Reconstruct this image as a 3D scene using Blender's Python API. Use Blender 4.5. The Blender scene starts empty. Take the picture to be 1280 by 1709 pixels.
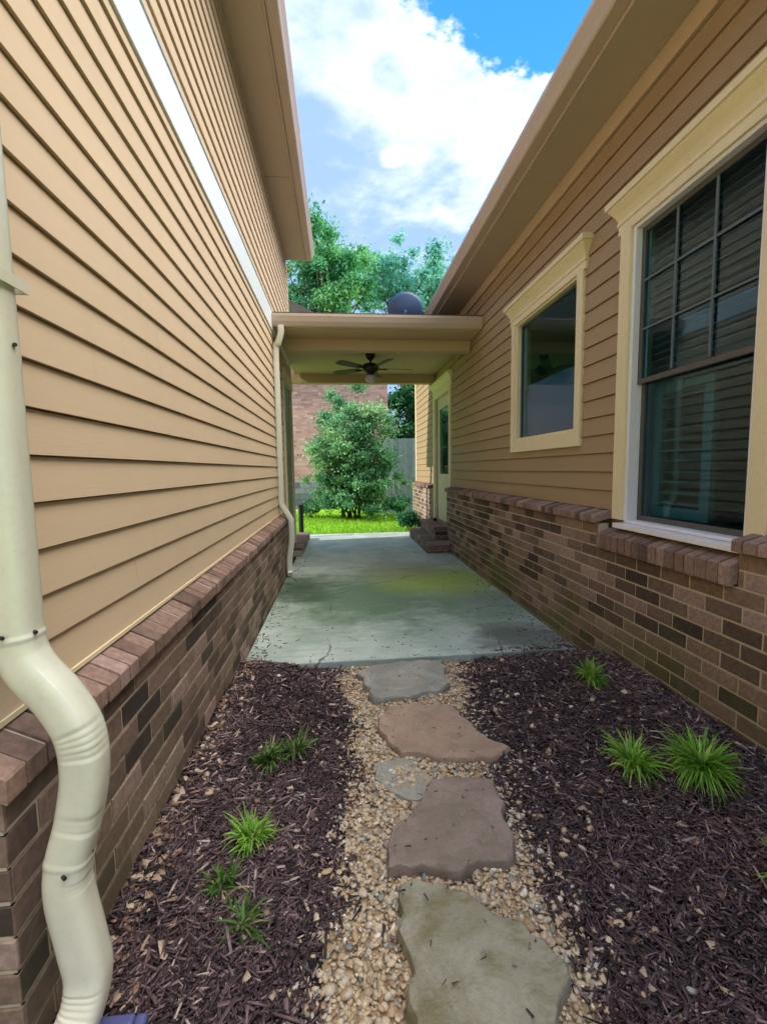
import bpy, bmesh, math, random
import numpy as np
from mathutils import Vector, Matrix
R = math.radians
random.seed(7); rng = np.random.default_rng(7)
sc = bpy.context.scene
COL = sc.collection

# ------------------------------------------------------------------ camera
cam_d = bpy.data.cameras.new('camera'); cam = bpy.data.objects.new('camera', cam_d); COL.objects.link(cam)
F_PX, VX, VY, ROLL, EYE = 750.0, 567.0, 784.0, 0.015, 1.35
_y = Vector(((VX-640)/F_PX, (854.5-VY)/F_PX, 1.0)).normalized()
_z = Vector((-ROLL, _y[2], -(_y[1]*_y[2]-ROLL*_y[0])/_y[2])).normalized()
_x = _y.cross(_z)
if _x[0] < 0: _x = -_x
# world axes in (right, up, forward) -> camera matrix columns
right = Vector((_x[0], _y[0], _z[0])); up = Vector((_x[1], _y[1], _z[1])); fwd = Vector((_x[2], _y[2], _z[2]))
m = Matrix.Identity(4)
for i in range(3):
    m[i][0] = right[i]; m[i][1] = up[i]; m[i][2] = -fwd[i]
m[2][3] = EYE
cam.matrix_world = m
cam_d.sensor_fit = 'VERTICAL'; cam_d.sensor_height = 36.0; cam_d.lens = 36.0*F_PX/1709.0
cam_d.clip_start = 0.03; cam_d.clip_end = 2000
sc.camera = cam

# ------------------------------------------------------------------ world, sun, exposure
SUN_EL, SUN_AZ = R(33), R(8)          # sun stands to the left (-X) and slightly behind the camera
sun_dir = Vector((-math.cos(SUN_EL)*math.cos(SUN_AZ), -math.cos(SUN_EL)*math.sin(SUN_AZ), math.sin(SUN_EL)))
W = bpy.data.worlds.new('World'); sc.world = W; W.use_nodes = True
nt = W.node_tree; N = nt.nodes; L = nt.links
bg = N['Background']; SKY_S = 0.11
bg.inputs['Strength'].default_value = SKY_S
sky = N.new('ShaderNodeTexSky'); sky.sky_type = 'NISHITA'; sky.sun_disc = False
sky.sun_elevation = SUN_EL; sky.sun_rotation = math.atan2(sun_dir.x, sun_dir.y)
sky.air_density = 1.0; sky.dust_density = 0.3; sky.ozone_density = 3.0
def wm(op, a, b=None, c=None, clamp=False):
    n = N.new('ShaderNodeMath'); n.operation = op; n.use_clamp = clamp
    for i, v in enumerate((a, b, c)):
        if v is None: continue
        if isinstance(v, (int, float)): n.inputs[i].default_value = v
        else: L.new(v, n.inputs[i])
    return n.outputs[0]
def wramp(fac, lo, hi):
    n = N.new('ShaderNodeMapRange'); n.interpolation_type = 'SMOOTHSTEP'
    L.new(fac, n.inputs[0]); n.inputs[1].default_value = lo; n.inputs[2].default_value = hi
    return n.outputs[0]
def wmix(fac, a, b):
    n = N.new('ShaderNodeMix'); n.data_type = 'RGBA'
    L.new(fac, n.inputs[0])
    for k, v in ((6, a), (7, b)):
        if isinstance(v, tuple): n.inputs[k].default_value = (*v, 1)
        else: L.new(v, n.inputs[k])
    return n.outputs[2]
tc = N.new('ShaderNodeTexCoord'); sp = N.new('ShaderNodeSeparateXYZ'); L.new(tc.outputs['Generated'], sp.inputs[0])
zz = wm('MAXIMUM', sp.outputs[2], 0.12)
pa = wm('DIVIDE', sp.outputs[0], zz); pb = wm('DIVIDE', sp.outputs[1], zz)
cmb = N.new('ShaderNodeCombineXYZ'); L.new(pa, cmb.inputs[0]); L.new(pb, cmb.inputs[1])
def wnoise(scale, detail, rough=0.55, off=(0,0,0), dist=0.0):
    dist = dist*0.4
    mp = N.new('ShaderNodeMapping'); L.new(cmb.outputs[0], mp.inputs[0]); mp.inputs['Location'].default_value = off
    n = N.new('ShaderNodeTexNoise'); n.inputs['Scale'].default_value = scale; n.inputs['Detail'].default_value = detail
    n.inputs['Roughness'].default_value = rough; n.inputs['Distortion'].default_value = dist
    L.new(mp.outputs[0], n.inputs['Vector']); return n.outputs[0]
dx = wm('SUBTRACT', pa, 0.55); dy = wm('SUBTRACT', pb, 0.72)
dist = wm('SQRT', wm('ADD', wm('MULTIPLY', dx, dx), wm('MULTIPLY', dy, dy)))
n1 = wnoise(9.0, 6.0, 0.6, (3.1, 1.7, 0), 0.3)
edge = wm('ADD', dist, wm('MULTIPLY', wm('SUBTRACT', n1, 0.5), 0.26))
cloud = wramp(edge, 0.47, 0.51)
n2 = wnoise(2.6, 5.0, 0.55, (0.4, 5.2, 0), 0.5)
n3 = wnoise(1.1, 3.0, 0.5, (7.0, 2.2, 0))
inner = wm('SUBTRACT', edge, 0.5)
n4 = wnoise(6.5, 6.0, 0.6, (1.4, 8.2, 0), 0.6)
white = wm('ADD', wm('MULTIPLY', inner, -1.7), wm('ADD', wm('MULTIPLY', wm('SUBTRACT', n2, 0.42), 4.4), wm('MULTIPLY', wm('SUBTRACT', n4, 0.5), 2.6)))
white = wm('SUBTRACT', white, wm('MULTIPLY', wramp(pa, 0.14, -0.06), 0.45))
pfx = wm('SUBTRACT', pa, 0.20); pfy = wm('SUBTRACT', pb, 1.53)
pf = wm('SQRT', wm('ADD', wm('MULTIPLY', pfx, pfx), wm('MULTIPLY', pfy, pfy)))
pf = wm('ADD', pf, wm('MULTIPLY', wm('SUBTRACT', n4, 0.5), 0.10))
white = wm('ADD', white, wm('MULTIPLY', wramp(pf, 0.065, 0.02), 2.2))
white = wramp(white, -1.45, 1.0)
K = 1.0/SKY_S
ccol = wmix(white, (0.33*K, 0.50*K, 0.84*K), (0.98*K, 1.04*K, 1.08*K))
# thin veil gaps showing bluer sky inside the cloud layer
veil = wramp(n3, 0.60, 0.75)
ccol = wmix(wm('MULTIPLY', veil, 0.5), ccol, (0.22*K, 0.52*K, 1.0*K))
# added out-of-view brightness: zenith boost, and a glow high right lighting the left wall
gd = N.new('ShaderNodeVectorMath'); gd.operation = 'DOT_PRODUCT'; L.new(tc.outputs['Generated'], gd.inputs[0]); gd.inputs[1].default_value = (0.60, -0.18, 0.78)
glow = wramp(gd.outputs['Value'], 0.66, 0.97)
ccol = wmix(glow, ccol, (1.12*K, 1.05*K, 0.93*K))
zb = wm('ADD', 1.0, wm('ADD', wm('MULTIPLY', wramp(sp.outputs[2], 0.72, 0.92), 0.8), wm('MULTIPLY', glow, 4.2)))
vm = N.new('ShaderNodeVectorMath'); vm.operation = 'SCALE'; L.new(ccol, vm.inputs[0]); L.new(zb, vm.inputs['Scale'])
bl = N.new('ShaderNodeVectorMath'); bl.operation = 'MULTIPLY'; L.new(sky.outputs[0], bl.inputs[0]); bl.inputs[1].default_value = (0.8, 2.45, 2.9)
full = wmix(cloud, bl.outputs[0], vm.outputs[0])
L.new(full, bg.inputs['Color'])

sl = bpy.data.lights.new('sun', 'SUN'); sl.energy = 4.0; sl.angle = R(0.53); sl.color = (1.0, 0.93, 0.82)
so = bpy.data.objects.new('sun', sl); COL.objects.link(so)
so.rotation_euler = (-sun_dir).to_track_quat('-Z', 'Y').to_euler()
sc.view_settings.view_transform = 'Standard'; sc.view_settings.look = 'None'
sc.view_settings.exposure = 0.5; sc.view_settings.gamma = 1.0
sc.cycles.max_bounces = 8; sc.cycles.diffuse_bounces = 5; sc.cycles.transparent_max_bounces = 12
sc.cycles.use_denoising = True

# ------------------------------------------------------------------ mesh builder
class MB:
    def __init__(s): s.v = []; s.f = []; s.c = []; s.n = 0
    def add(s, verts, faces, col=0.5):
        verts = np.asarray(verts, float).reshape(-1, 3)
        s.v.append(verts)
        for f in faces: s.f.append(tuple(i+s.n for i in f)); s.c.append(col)
        s.n += len(verts)
    def box(s, a, b, col=0.5, jit=0):
        x0, y0, z0 = a; x1, y1, z1 = b
        s.add([(x0,y0,z0),(x1,y0,z0),(x1,y1,z0),(x0,y1,z0),(x0,y0,z1),(x1,y0,z1),(x1,y1,z1),(x0,y1,z1)],
              [(0,3,2,1),(4,5,6,7),(0,1,5,4),(1,2,6,5),(2,3,7,6),(3,0,4,7)], col)
    def prism_y(s, prof, y0, y1, col=0.5):       # closed profile of (x,z) extruded along y
        n = len(prof)
        v = [(x, y0, z) for x, z in prof]+[(x, y1, z) for x, z in prof]
        s.add(v, [(i, (i+1) % n, n+(i+1) % n, n+i) for i in range(n)]+[tuple(range(n-1, -1, -1)), tuple(range(n, 2*n))], col)
    def prism_x(s, prof, x0, x1, col=0.5):       # closed profile of (y,z) extruded along x
        n = len(prof)
        v = [(x0, y, z) for y, z in prof]+[(x1, y, z) for y, z in prof]
        s.add(v, [(i, n+i, n+(i+1) % n, (i+1) % n) for i in range(n)]+[tuple(range(n)), tuple(range(2*n-1, n-1, -1))], col)
    def tube(s, path, rad, seg=10, col=0.5, cap=True, sx=1.0, sy=1.0, upv=None):
        path = [Vector(p) for p in path]; rings = []
        if not hasattr(rad, '__len__'): rad = [rad]*len(path)
        t0 = (path[1]-path[0]).normalized()
        ref = Vector(upv) if upv else (Vector((1, 0, 0)) if abs(t0.x) < 0.8 else Vector((0, 1, 0)))
        u = (ref-t0*ref.dot(t0)).normalized()
        for i, p in enumerate(path):
            t = (path[min(i+1, len(path)-1)]-path[max(i-1, 0)]).normalized()
            u = (u-t*u.dot(t)).normalized(); w = t.cross(u)
            for k in range(seg):
                a = 2*math.pi*k/seg
                rings.append(p+(u*math.cos(a)*sx+w*math.sin(a)*sy)*rad[i])
        n = len(path); F = []
        for i in range(n-1):
            for k in range(seg):
                F.append((i*seg+k, i*seg+(k+1) % seg, (i+1)*seg+(k+1) % seg, (i+1)*seg+k))
        if cap: F += [tuple(range(seg-1, -1, -1)), tuple(range((n-1)*seg, n*seg))]
        s.add([tuple(r) for r in rings], F, col)
    def build(s, name, mat, parent=None, smooth=False, bevel=0, seg=2, **tags):
        me = bpy.data.meshes.new(name)
        V = np.concatenate(s.v) if s.v else np.zeros((0, 3))
        off = Vector((0, 0, 0))
        me.from_pydata(V.tolist(), [], s.f); me.materials.append(mat)
        at = me.attributes.new('tone', 'FLOAT', 'FACE'); at.data.foreach_set('value', np.asarray(s.c, dtype=np.float32))
        bm = bmesh.new(); bm.from_mesh(me); bmesh.ops.recalc_face_normals(bm, faces=bm.faces); bm.to_mesh(me); bm.free()
        if smooth: me.shade_smooth()
        me.update()
        o = bpy.data.objects.new(name, me); COL.objects.link(o)
        if parent is not None: attach(o, parent)
        if bevel:
            b = o.modifiers.new('bevel', 'BEVEL'); b.width = bevel; b.segments = seg; b.limit_method = 'ANGLE'; b.angle_limit = R(35)
        for k, v in tags.items(): o[k] = v
        return o
def attach(o, parent):
    o.parent = parent
    if parent.type == 'EMPTY': o.location = -parent.location
def fast_mesh(name, V, F, nper, tone, mat, smooth=False):
    """numpy path: V (n,3), F (m,nper) all faces same size, tone per face"""
    me = bpy.data.meshes.new(name)
    me.vertices.add(len(V)); me.vertices.foreach_set('co', V.astype(np.float32).ravel())
    me.loops.add(F.size); me.loops.foreach_set('vertex_index', F.astype(np.int32).ravel())
    me.polygons.add(len(F)); me.polygons.foreach_set('loop_start', np.arange(0, F.size, nper, dtype=np.int32))
    me.materials.append(mat)
    at = me.attributes.new('tone', 'FLOAT', 'FACE'); at.data.foreach_set('value', tone.astype(np.float32))
    me.update(calc_edges=True); me.validate()
    if smooth: me.shade_smooth()
    o = bpy.data.objects.new(name, me); COL.objects.link(o); return o
def thing(name, loc, label, cat, group=None):
    o = bpy.data.objects.new(name, None); COL.objects.link(o); o.location = loc; o.empty_display_size = 0.2
    o['label'] = label; o['category'] = cat
    if group: o['group'] = group
    return o
def tag(o, label, cat, group=None):
    o['label'] = label; o['category'] = cat
    if group: o['group'] = group
    return o

# ------------------------------------------------------------------ materials
def new_mat(name):
    m_ = bpy.data.materials.new(name); m_.use_nodes = True
    return m_, m_.node_tree, m_.node_tree.nodes['Principled BSDF']
class G:
    """small node helper"""
    def __init__(s, nt): s.nt = nt; s.N = nt.nodes; s.L = nt.links
    def coord(s, scale=(1,1,1), loc=(0,0,0), rot=(0,0,0)):
        t = s.N.new('ShaderNodeTexCoord'); mp = s.N.new('ShaderNodeMapping'); s.L.new(t.outputs['Object'], mp.inputs[0])
        mp.inputs['Scale'].default_value = scale; mp.inputs['Location'].default_value = loc; mp.inputs['Rotation'].default_value = rot
        return mp.outputs[0]
    def noise(s, vec, scale, detail=4, rough=0.55, dist=0.0, col=False):
        n = s.N.new('ShaderNodeTexNoise'); s.L.new(vec, n.inputs['Vector'])
        n.inputs['Scale'].default_value = scale; n.inputs['Detail'].default_value = detail
        n.inputs['Roughness'].default_value = rough; n.inputs['Distortion'].default_value = dist
        return n.outputs[1 if col else 0]
    def math(s, op, a, b=None, clamp=False):
        n = s.N.new('ShaderNodeMath'); n.operation = op; n.use_clamp = clamp
        for i, v in enumerate((a, b)):
            if v is None: continue
            if isinstance(v, (int, float)): n.inputs[i].default_value = v
            else: s.L.new(v, n.inputs[i])
        return n.outputs[0]
    def rng(s, f, lo, hi, a=0.0, b=1.0):
        n = s.N.new('ShaderNodeMapRange'); n.interpolation_type = 'SMOOTHSTEP'; s.L.new(f, n.inputs[0])
        for i, v in zip((1, 2, 3, 4), (lo, hi, a, b)): n.inputs[i].default_value = v
        return n.outputs[0]
    def mix(s, f, a, b, mode='MIX'):
        n = s.N.new('ShaderNodeMix'); n.data_type = 'RGBA'; n.blend_type = mode
        if isinstance(f, (int, float)): n.inputs[0].default_value = f
        else: s.L.new(f, n.inputs[0])
        for k, v in ((6, a), (7, b)):
            if isinstance(v, tuple): n.inputs[k].default_value = (*v[:3], 1)
            else: s.L.new(v, n.inputs[k])
        return n.outputs[2]
    def ramp(s, f, stops):
        n = s.N.new('ShaderNodeValToRGB'); s.L.new(f, n.inputs[0]); cr = n.color_ramp
        while len(cr.elements) < len(stops): cr.elements.new(0.5)
        for e, (p, c) in zip(cr.elements, stops): e.position = p; e.color = (*c, 1)
        return n.outputs[0]
    def attr(s, name='tone'):
        n = s.N.new('ShaderNodeAttribute'); n.attribute_name = name; return n.outputs['Fac']
    def bump(s, h, strength, dist=0.01):
        n = s.N.new('ShaderNodeBump'); s.L.new(h, n.inputs['Height'])
        n.inputs['Strength'].default_value = strength; n.inputs['Distance'].default_value = dist; return n.outputs[0]
    def sep(s, v):
        n = s.N.new('ShaderNodeSeparateXYZ'); s.L.new(v, n.inputs[0]); return n.outputs

def painted(name, col, rough=0.55, var=0.12, scale=3.0, grain=(1,1,1), bump=0.15, dirt=None, spec=0.4):
    m_, nt_, b = new_mat(name); g = G(nt_)
    v = g.coord(); n = g.noise(v, scale, 5, 0.6); n2 = g.noise(g.coord(grain), 60, 3, 0.6)
    c = g.mix(n, tuple(k*(1-var) for k in col), tuple(min(1, k*(1+var)) for k in col))
    c = g.mix(g.math('MULTIPLY', g.rng(n2, 0.45, 0.75), 0.18), c, tuple(k*0.7 for k in col))
    if dirt:
        d = g.rng(g.noise(g.coord((1, 1, 0.35)), 4.5, 6, 0.7), 0.55, 0.8)
        c = g.mix(g.math('MULTIPLY', d, 0.55), c, dirt)
    nt_.links.new(c, b.inputs['Base Color']); b.inputs['Roughness'].default_value = rough
    b.inputs['Specular IOR Level'].default_value = spec
    nt_.links.new(g.bump(n2, bump, 0.003), b.inputs['Normal'])
    return m_

def siding_mat(name, col):
    m_, nt_, b = new_mat(name); g = G(nt_)
    # embossed wood grain running along y
    w = g.noise(g.coord((30, 1.2, 30)), 6, 5, 0.65, 1.2)
    big = g.noise(g.coord(), 1.3, 4, 0.6)
    tone = g.attr()
    c = g.mix(big, tuple(k*0.9 for k in col), tuple(k*1.08 for k in col))
    c = g.mix(g.math('MULTIPLY', g.rng(w, 0.5, 0.8), 0.22), c, tuple(k*0.72 for k in col))
    c = g.mix(g.math('MULTIPLY', tone, 0.16), c, (col[0]*0.8, col[1]*0.76, col[2]*0.70))
    dirt = g.rng(g.noise(g.coord((1, 2.5, 0.5)), 3.0, 7, 0.7), 0.56, 0.8)
    c = g.mix(g.math('MULTIPLY', dirt, 0.25), c, (col[0]*0.6, col[1]*0.62, col[2]*0.6))
    nt_.links.new(c, b.inputs['Base Color']); b.inputs['Roughness'].default_value = 0.62
    nt_.links.new(g.bump(w, 0.35, 0.002), b.inputs['Normal'])
    return m_

def brick_mat(name, moss=0.5, warm=1.0):
    m_, nt_, b = new_mat(name); g = G(nt_)
    t = g.attr()
    c = g.ramp(t, [(0.0, (0.055*warm, 0.038, 0.030)), (0.22, (0.13*warm, 0.088, 0.066)), (0.5, (0.245*warm, 0.168, 0.126)),
                   (0.75, (0.32*warm, 0.225, 0.175)), (1.0, (0.42*warm, 0.315, 0.265))])
    n = g.noise(g.coord(), 45, 6, 0.7); n2 = g.noise(g.coord(), 9, 5, 0.6)
    c = g.mix(g.rng(n, 0.35, 0.7), g.mix(1.0, c, (0.62, 0.62, 0.62), 'MULTIPLY'), c)
    c = g.mix(g.math('MULTIPLY', g.rng(n2, 0.5, 0.75), 0.3), c, (0.27, 0.20, 0.16))
    z = g.sep(g.coord())[2]
    mz = g.math('MULTIPLY', g.rng(g.math('ADD', z, g.math('MULTIPLY', n2, 0.5)), 0.95, 0.25), g.rng(g.noise(g.coord(), 2.2, 5, 0.65), 0.38, 0.62))
    c = g.mix(g.math('MULTIPLY', mz, moss), c, (0.10, 0.115, 0.03))
    nt_.links.new(c, b.inputs['Base Color']); b.inputs['Roughness'].default_value = 0.85
    nt_.links.new(g.bump(n, 0.6, 0.004), b.inputs['Normal'])
    return m_

def mortar_mat():
    m_, nt_, b = new_mat('mortar'); g = G(nt_)
    n = g.noise(g.coord(), 40, 5, 0.7); n2 = g.noise(g.coord(), 3, 4)
    z = g.sep(g.coord())[2]
    c = g.mix(n, (0.42, 0.36, 0.26), (0.62, 0.54, 0.40))
    mz = g.math('MULTIPLY', g.rng(g.math('ADD', z, g.math('MULTIPLY', n2, 0.4)), 0.85, 0.2), 0.5)
    c = g.mix(mz, c, (0.23, 0.23, 0.09))
    nt_.links.new(c, b.inputs['Base Color']); b.inputs['Roughness'].default_value = 0.95
    nt_.links.new(g.bump(n, 0.5, 0.004), b.inputs['Normal'])
    return m_

def tone_mat(name, stops, rough=0.8, nscale=60, nstr=0.3, transl=0.0, spec=0.3, nvar=0.35, hue_noise=0.0):
    m_, nt_, b = new_mat(name); g = G(nt_)
    c = g.ramp(g.attr(), stops)
    n = g.noise(g.coord(), nscale, 4, 0.65)
    c = g.mix(g.math('MULTIPLY', g.rng(n, 0.4, 0.7), nvar), c, g.mix(1.0, c, (0.55, 0.55, 0.55), 'MULTIPLY'))
    nt_.links.new(c, b.inputs['Base Color']); b.inputs['Roughness'].default_value = rough
    b.inputs['Specular IOR Level'].default_value = spec
    if nstr: nt_.links.new(g.bump(n, nstr, 0.003), b.inputs['Normal'])
    if transl:
        tr = nt_.nodes.new('ShaderNodeBsdfTranslucent'); nt_.links.new(c, tr.inputs[0])
        mx = nt_.nodes.new('ShaderNodeMixShader'); mx.inputs[0].default_value = transl
        nt_.links.new(b.outputs[0], mx.inputs[1]); nt_.links.new(tr.outputs[0], mx.inputs[2])
        nt_.links.new(mx.outputs[0], nt_.nodes['Material Output'].inputs['Surface'])
    return m_

def glass_mat(name, tint=(0.55, 0.66, 0.66), refl=1.0):
    m_ = bpy.data.materials.new(name); m_.use_nodes = True; nt_ = m_.node_tree; nt_.nodes.clear()
    o = nt_.nodes.new('ShaderNodeOutputMaterial'); t = nt_.nodes.new('ShaderNodeBsdfTransparent'); t.inputs[0].default_value = (*tint, 1)
    gl = nt_.nodes.new('ShaderNodeBsdfGlossy'); gl.inputs['Roughness'].default_value = 0.015; gl.inputs[0].default_value = (0.62, 0.86, 1.0, 1)
    fr = nt_.nodes.new('ShaderNodeFresnel'); fr.inputs[0].default_value = 1.55
    mu = nt_.nodes.new('ShaderNodeMath'); mu.operation = 'MULTIPLY'; mu.inputs[1].default_value = refl; mu.use_clamp = True
    ge = nt_.nodes.new('ShaderNodeNewGeometry'); iv = nt_.nodes.new('ShaderNodeMath'); iv.operation = 'SUBTRACT'; iv.inputs[0].default_value = 1.0
    nt_.links.new(ge.outputs['Backfacing'], iv.inputs[1]); m2 = nt_.nodes.new('ShaderNodeMath'); m2.operation = 'MULTIPLY'
    nt_.links.new(fr.outputs[0], m2.inputs[0]); nt_.links.new(iv.outputs[0], m2.inputs[1]); nt_.links.new(m2.outputs[0], mu.inputs[0])
    gl.inputs['Roughness'].default_value = 0.02
    mx = nt_.nodes.new('ShaderNodeMixShader'); nt_.links.new(mu.outputs[0], mx.inputs[0]); nt_.links.new(t.outputs[0], mx.inputs[1])
    nt_.links.new(gl.outputs[0], mx.inputs[2]); nt_.links.new(mx.outputs[0], o.inputs[0])
    return m_

def shingle_mat():
    m_, nt_, b = new_mat('asphalt_shingle'); g = G(nt_)
    n = g.noise(g.coord(), 80, 3, 0.7); n2 = g.noise(g.coord((1, 5, 6)), 2.0, 4)
    c = g.mix(n, (0.05, 0.045, 0.045), (0.13, 0.115, 0.105)); c = g.mix(g.rng(n2, 0.4, 0.65), c, (0.08, 0.06, 0.05))
    nt_.links.new(c, b.inputs['Base Color']); b.inputs['Roughness'].default_value = 0.9
    nt_.links.new(g.bump(n, 0.6, 0.004), b.inputs['Normal']); return m_

def patio_mat():
    m_, nt_, b = new_mat('weathered_concrete'); g = G(nt_)
    v = g.coord(); X, Y, Z = g.sep(v)
    n = g.noise(v, 2.2, 7, 0.62, 0.3); f = g.noise(v, 60, 4, 0.7); md = g.math('ADD', g.math('MULTIPLY', g.noise(g.coord((1, 1.6, 1)), 2.6, 8, 0.68, 0.2), 0.75), g.math('MULTIPLY', g.noise(g.coord((1, 2.2, 1)), 9, 6, 0.7), 0.25))
    c = g.mix(g.rng(n, 0.3, 0.7), (0.37, 0.45, 0.385), (0.56, 0.63, 0.55))
    c = g.mix(g.math('MULTIPLY', g.rng(f, 0.35, 0.7), 0.3), c, (0.24, 0.27, 0.26))
    def spot(cx, cy, rx, ry, col, amt, lo=1.35, hi=0.3, c=None, nn=None, k=0.9):
        ax = g.math('DIVIDE', g.math('SUBTRACT', X, cx), rx); ay = g.math('DIVIDE', g.math('SUBTRACT', Y, cy), ry)
        d = g.math('SQRT', g.math('ADD', g.math('MULTIPLY', ax, ax), g.math('MULTIPLY', ay, ay)))
        d = g.math('ADD', d, g.math('MULTIPLY', g.math('SUBTRACT', nn, 0.5), k*2))
        return g.mix(g.math('MULTIPLY', g.rng(d, lo, hi), amt), c, col)
    c = spot(0.25, 4.7, 0.95, 1.2, (0.10, 0.17, 0.095), 0.9, c=c, nn=md)
    c = spot(-0.5, 5.1, 0.45, 0.7, (0.045, 0.08, 0.045), 0.9, c=c, nn=md)
    c = spot(1.3, 4.3, 0.7, 0.9, (0.13, 0.20, 0.12), 0.7, c=c, nn=md)
    c = spot(1.22, 5.35, 0.85, 0.75, (0.32, 0.43, 0.06), 0.9, c=c, nn=md, k=0.6)
    c = spot(0.75, 5.9, 0.8, 0.7, (0.24, 0.27, 0.16), 0.6, c=c, nn=md)
    c = spot(1.45, 3.35, 0.5, 0.35, (0.07, 0.07, 0.06), 0.75, c=c, nn=md)
    sp_ = g.rng(g.noise(v, 14, 5, 0.7), 0.62, 0.72)
    c = g.mix(g.math('MULTIPLY', sp_, g.rng(Y, 5.8, 4.4, 0, 0.6)), c, (0.07, 0.085, 0.07))
    bd = g.rng(g.noise(g.coord((0.35, 5, 1)), 3.0, 6, 0.7), 0.5, 0.72)      # trowel / water banding across the slab
    c = g.mix(g.math('MULTIPLY', bd, 0.35), c, (0.17, 0.22, 0.185))
    vo = nt_.nodes.new('ShaderNodeTexVoronoi'); vo.feature = 'DISTANCE_TO_EDGE'; vo.inputs['Scale'].default_value = 0.75
    nt_.links.new(g.mix(0.16, g.coord(), g.noise(g.coord(), 3, 5, 0.6, col=True)), vo.inputs['Vector'])
    crk = g.math('MULTIPLY', g.rng(vo.outputs['Distance'], 0.006, 0.001), g.rng(n, 0.45, 0.6))
    c = g.mix(g.math('MULTIPLY', crk, 0.8), c, (0.05, 0.055, 0.045))
    nt_.links.new(c, b.inputs['Base Color']); b.inputs['Roughness'].default_value = 0.88; b.inputs['Specular IOR Level'].default_value = 0.25
    nt_.links.new(g.bump(g.math('ADD', f, n), 0.35, 0.006), b.inputs['Normal']); return m_

def stone_mat(name, a, b_, moss=None):
    m_, nt_, b = new_mat(name); g = G(nt_)
    n = g.noise(g.coord(), 5, 8, 0.65, 0.8); f = g.noise(g.coord(), 70, 4, 0.7); r = g.noise(g.coord((1, 1.5, 1), rot=(0, 0, 0.6)), 6.5, 8, 0.68, 0.3)
    c = g.mix(g.rng(n, 0.3, 0.7), a, b_)
    c = g.mix(g.math('MULTIPLY', g.rng(f, 0.45, 0.75), 0.35), c, tuple(k*0.55 for k in a))
    if moss: c = g.mix(g.math('MULTIPLY', g.rng(r, 0.45, 0.65), 0.8), c, moss)
    nt_.links.new(c, b.inputs['Base Color']); b.inputs['Roughness'].default_value = 0.75
    h = g.math('ADD', g.math('MULTIPLY', r, 1.4), g.math('ADD', n, g.math('MULTIPLY', f, 0.35)))
    nt_.links.new(g.bump(h, 0.75, 0.014), b.inputs['Normal']); return m_

def plain(name, col, rough=0.5, metal=0.0, spec=0.5):
    m_, nt_, b = new_mat(name); g = G(nt_)
    n = g.noise(g.coord(), 25, 4, 0.6)
    nt_.links.new(g.mix(n, tuple(k*0.82 for k in col), tuple(min(1, k*1.12) for k in col)), b.inputs['Base Color'])
    b.inputs['Roughness'].default_value = rough; b.inputs['Metallic'].default_value = metal; b.inputs['Specular IOR Level'].default_value = spec
    return m_

M = {}
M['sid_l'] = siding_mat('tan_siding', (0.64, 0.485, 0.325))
M['sid_r'] = siding_mat('shaded_tan_siding', (0.365, 0.25, 0.14))  # same tan as the left house, darkened to paint in the wall's shade
M['trim'] = painted('cream_trim', (0.78, 0.67, 0.43), 0.45, 0.06, bump=0.08, dirt=(0.60, 0.49, 0.29))
M['white'] = painted('white_vinyl', (0.80, 0.79, 0.82), 0.35, 0.04, bump=0.03)
M['band'] = painted('pale_metal_band', (0.82, 0.85, 0.88), 0.35, 0.04, bump=0.03, spec=0.6)
M['soffit'] = painted('taupe_soffit', (0.50, 0.39, 0.295), 0.6, 0.08)
M['gutter'] = painted('tan_gutter', (0.55, 0.42, 0.335), 0.35, 0.07, bump=0.03, spec=0.5)
M['beam'] = painted('beam_paint', (0.52, 0.375, 0.235), 0.55, 0.06)
M['ceil'] = painted('porch_ceiling_paint', (0.50, 0.345, 0.235), 0.6, 0.06)
M['spout'] = painted('cream_downspout', (0.68, 0.665, 0.53), 0.24, 0.10, 5, bump=0.04, dirt=(0.40, 0.36, 0.20), spec=0.7)
M['brick_l'] = brick_mat('brown_brick_left', 0.35, 1.08)
M['brick_r'] = brick_mat('brown_brick_right', 0.85, 1.08)
M['brick_cap'] = brick_mat('ledge_brick', 0.15, 1.1)
M['mortar'] = mortar_mat()
M['glass'] = glass_mat('window_glass', (0.58, 0.82, 0.90), 1.1)
M['sash'] = painted('dark_sash', (0.09, 0.085, 0.075), 0.4, 0.05)
M['room'] = painted('room_wall', (0.30, 0.32, 0.34), 0.8, 0.05)
M['shade'] = painted('blue_grey_shade', (0.10, 0.12, 0.20), 0.7, 0.15)
M['shutter'] = painted('sage_shutter', (0.12, 0.175, 0.15), 0.5, 0.05)
M['blind'] = painted('blind_slat', (0.10, 0.12, 0.14), 0.5, 0.05)
M['grille'] = painted('window_grille', (0.10, 0.13, 0.14), 0.45, 0.04)
M['shingle'] = shingle_mat()
M['patio'] = patio_mat()
M['fan'] = plain('dark_bronze', (0.018, 0.016, 0.016), 0.4, 0.3)
M['blade'] = plain('dark_blade', (0.03, 0.022, 0.018), 0.5)
M['fanglass'] = plain('frosted_glass', (0.60, 0.48, 0.50), 0.3)
M['dish'] = plain('grey_dish', (0.07, 0.11, 0.22), 0.45)
M['splash'] = plain('blue_plastic', (0.09, 0.10, 0.24), 0.45)
M['post'] = plain('dark_iron', (0.02, 0.018, 0.018), 0.5)
M['door'] = painted('cream_door', (0.62, 0.54, 0.34), 0.45, 0.05)
M['darkdoor'] = painted('olive_door', (0.20, 0.19, 0.10), 0.45, 0.05)
M['brass'] = plain('brass', (0.5, 0.36, 0.14), 0.3, 0.9)
M['soil'] = tone_mat('mulch_soil', [(0, (0.014, 0.009, 0.009)), (1, (0.035, 0.021, 0.02))], 0.95, 30, 0.8)
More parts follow.
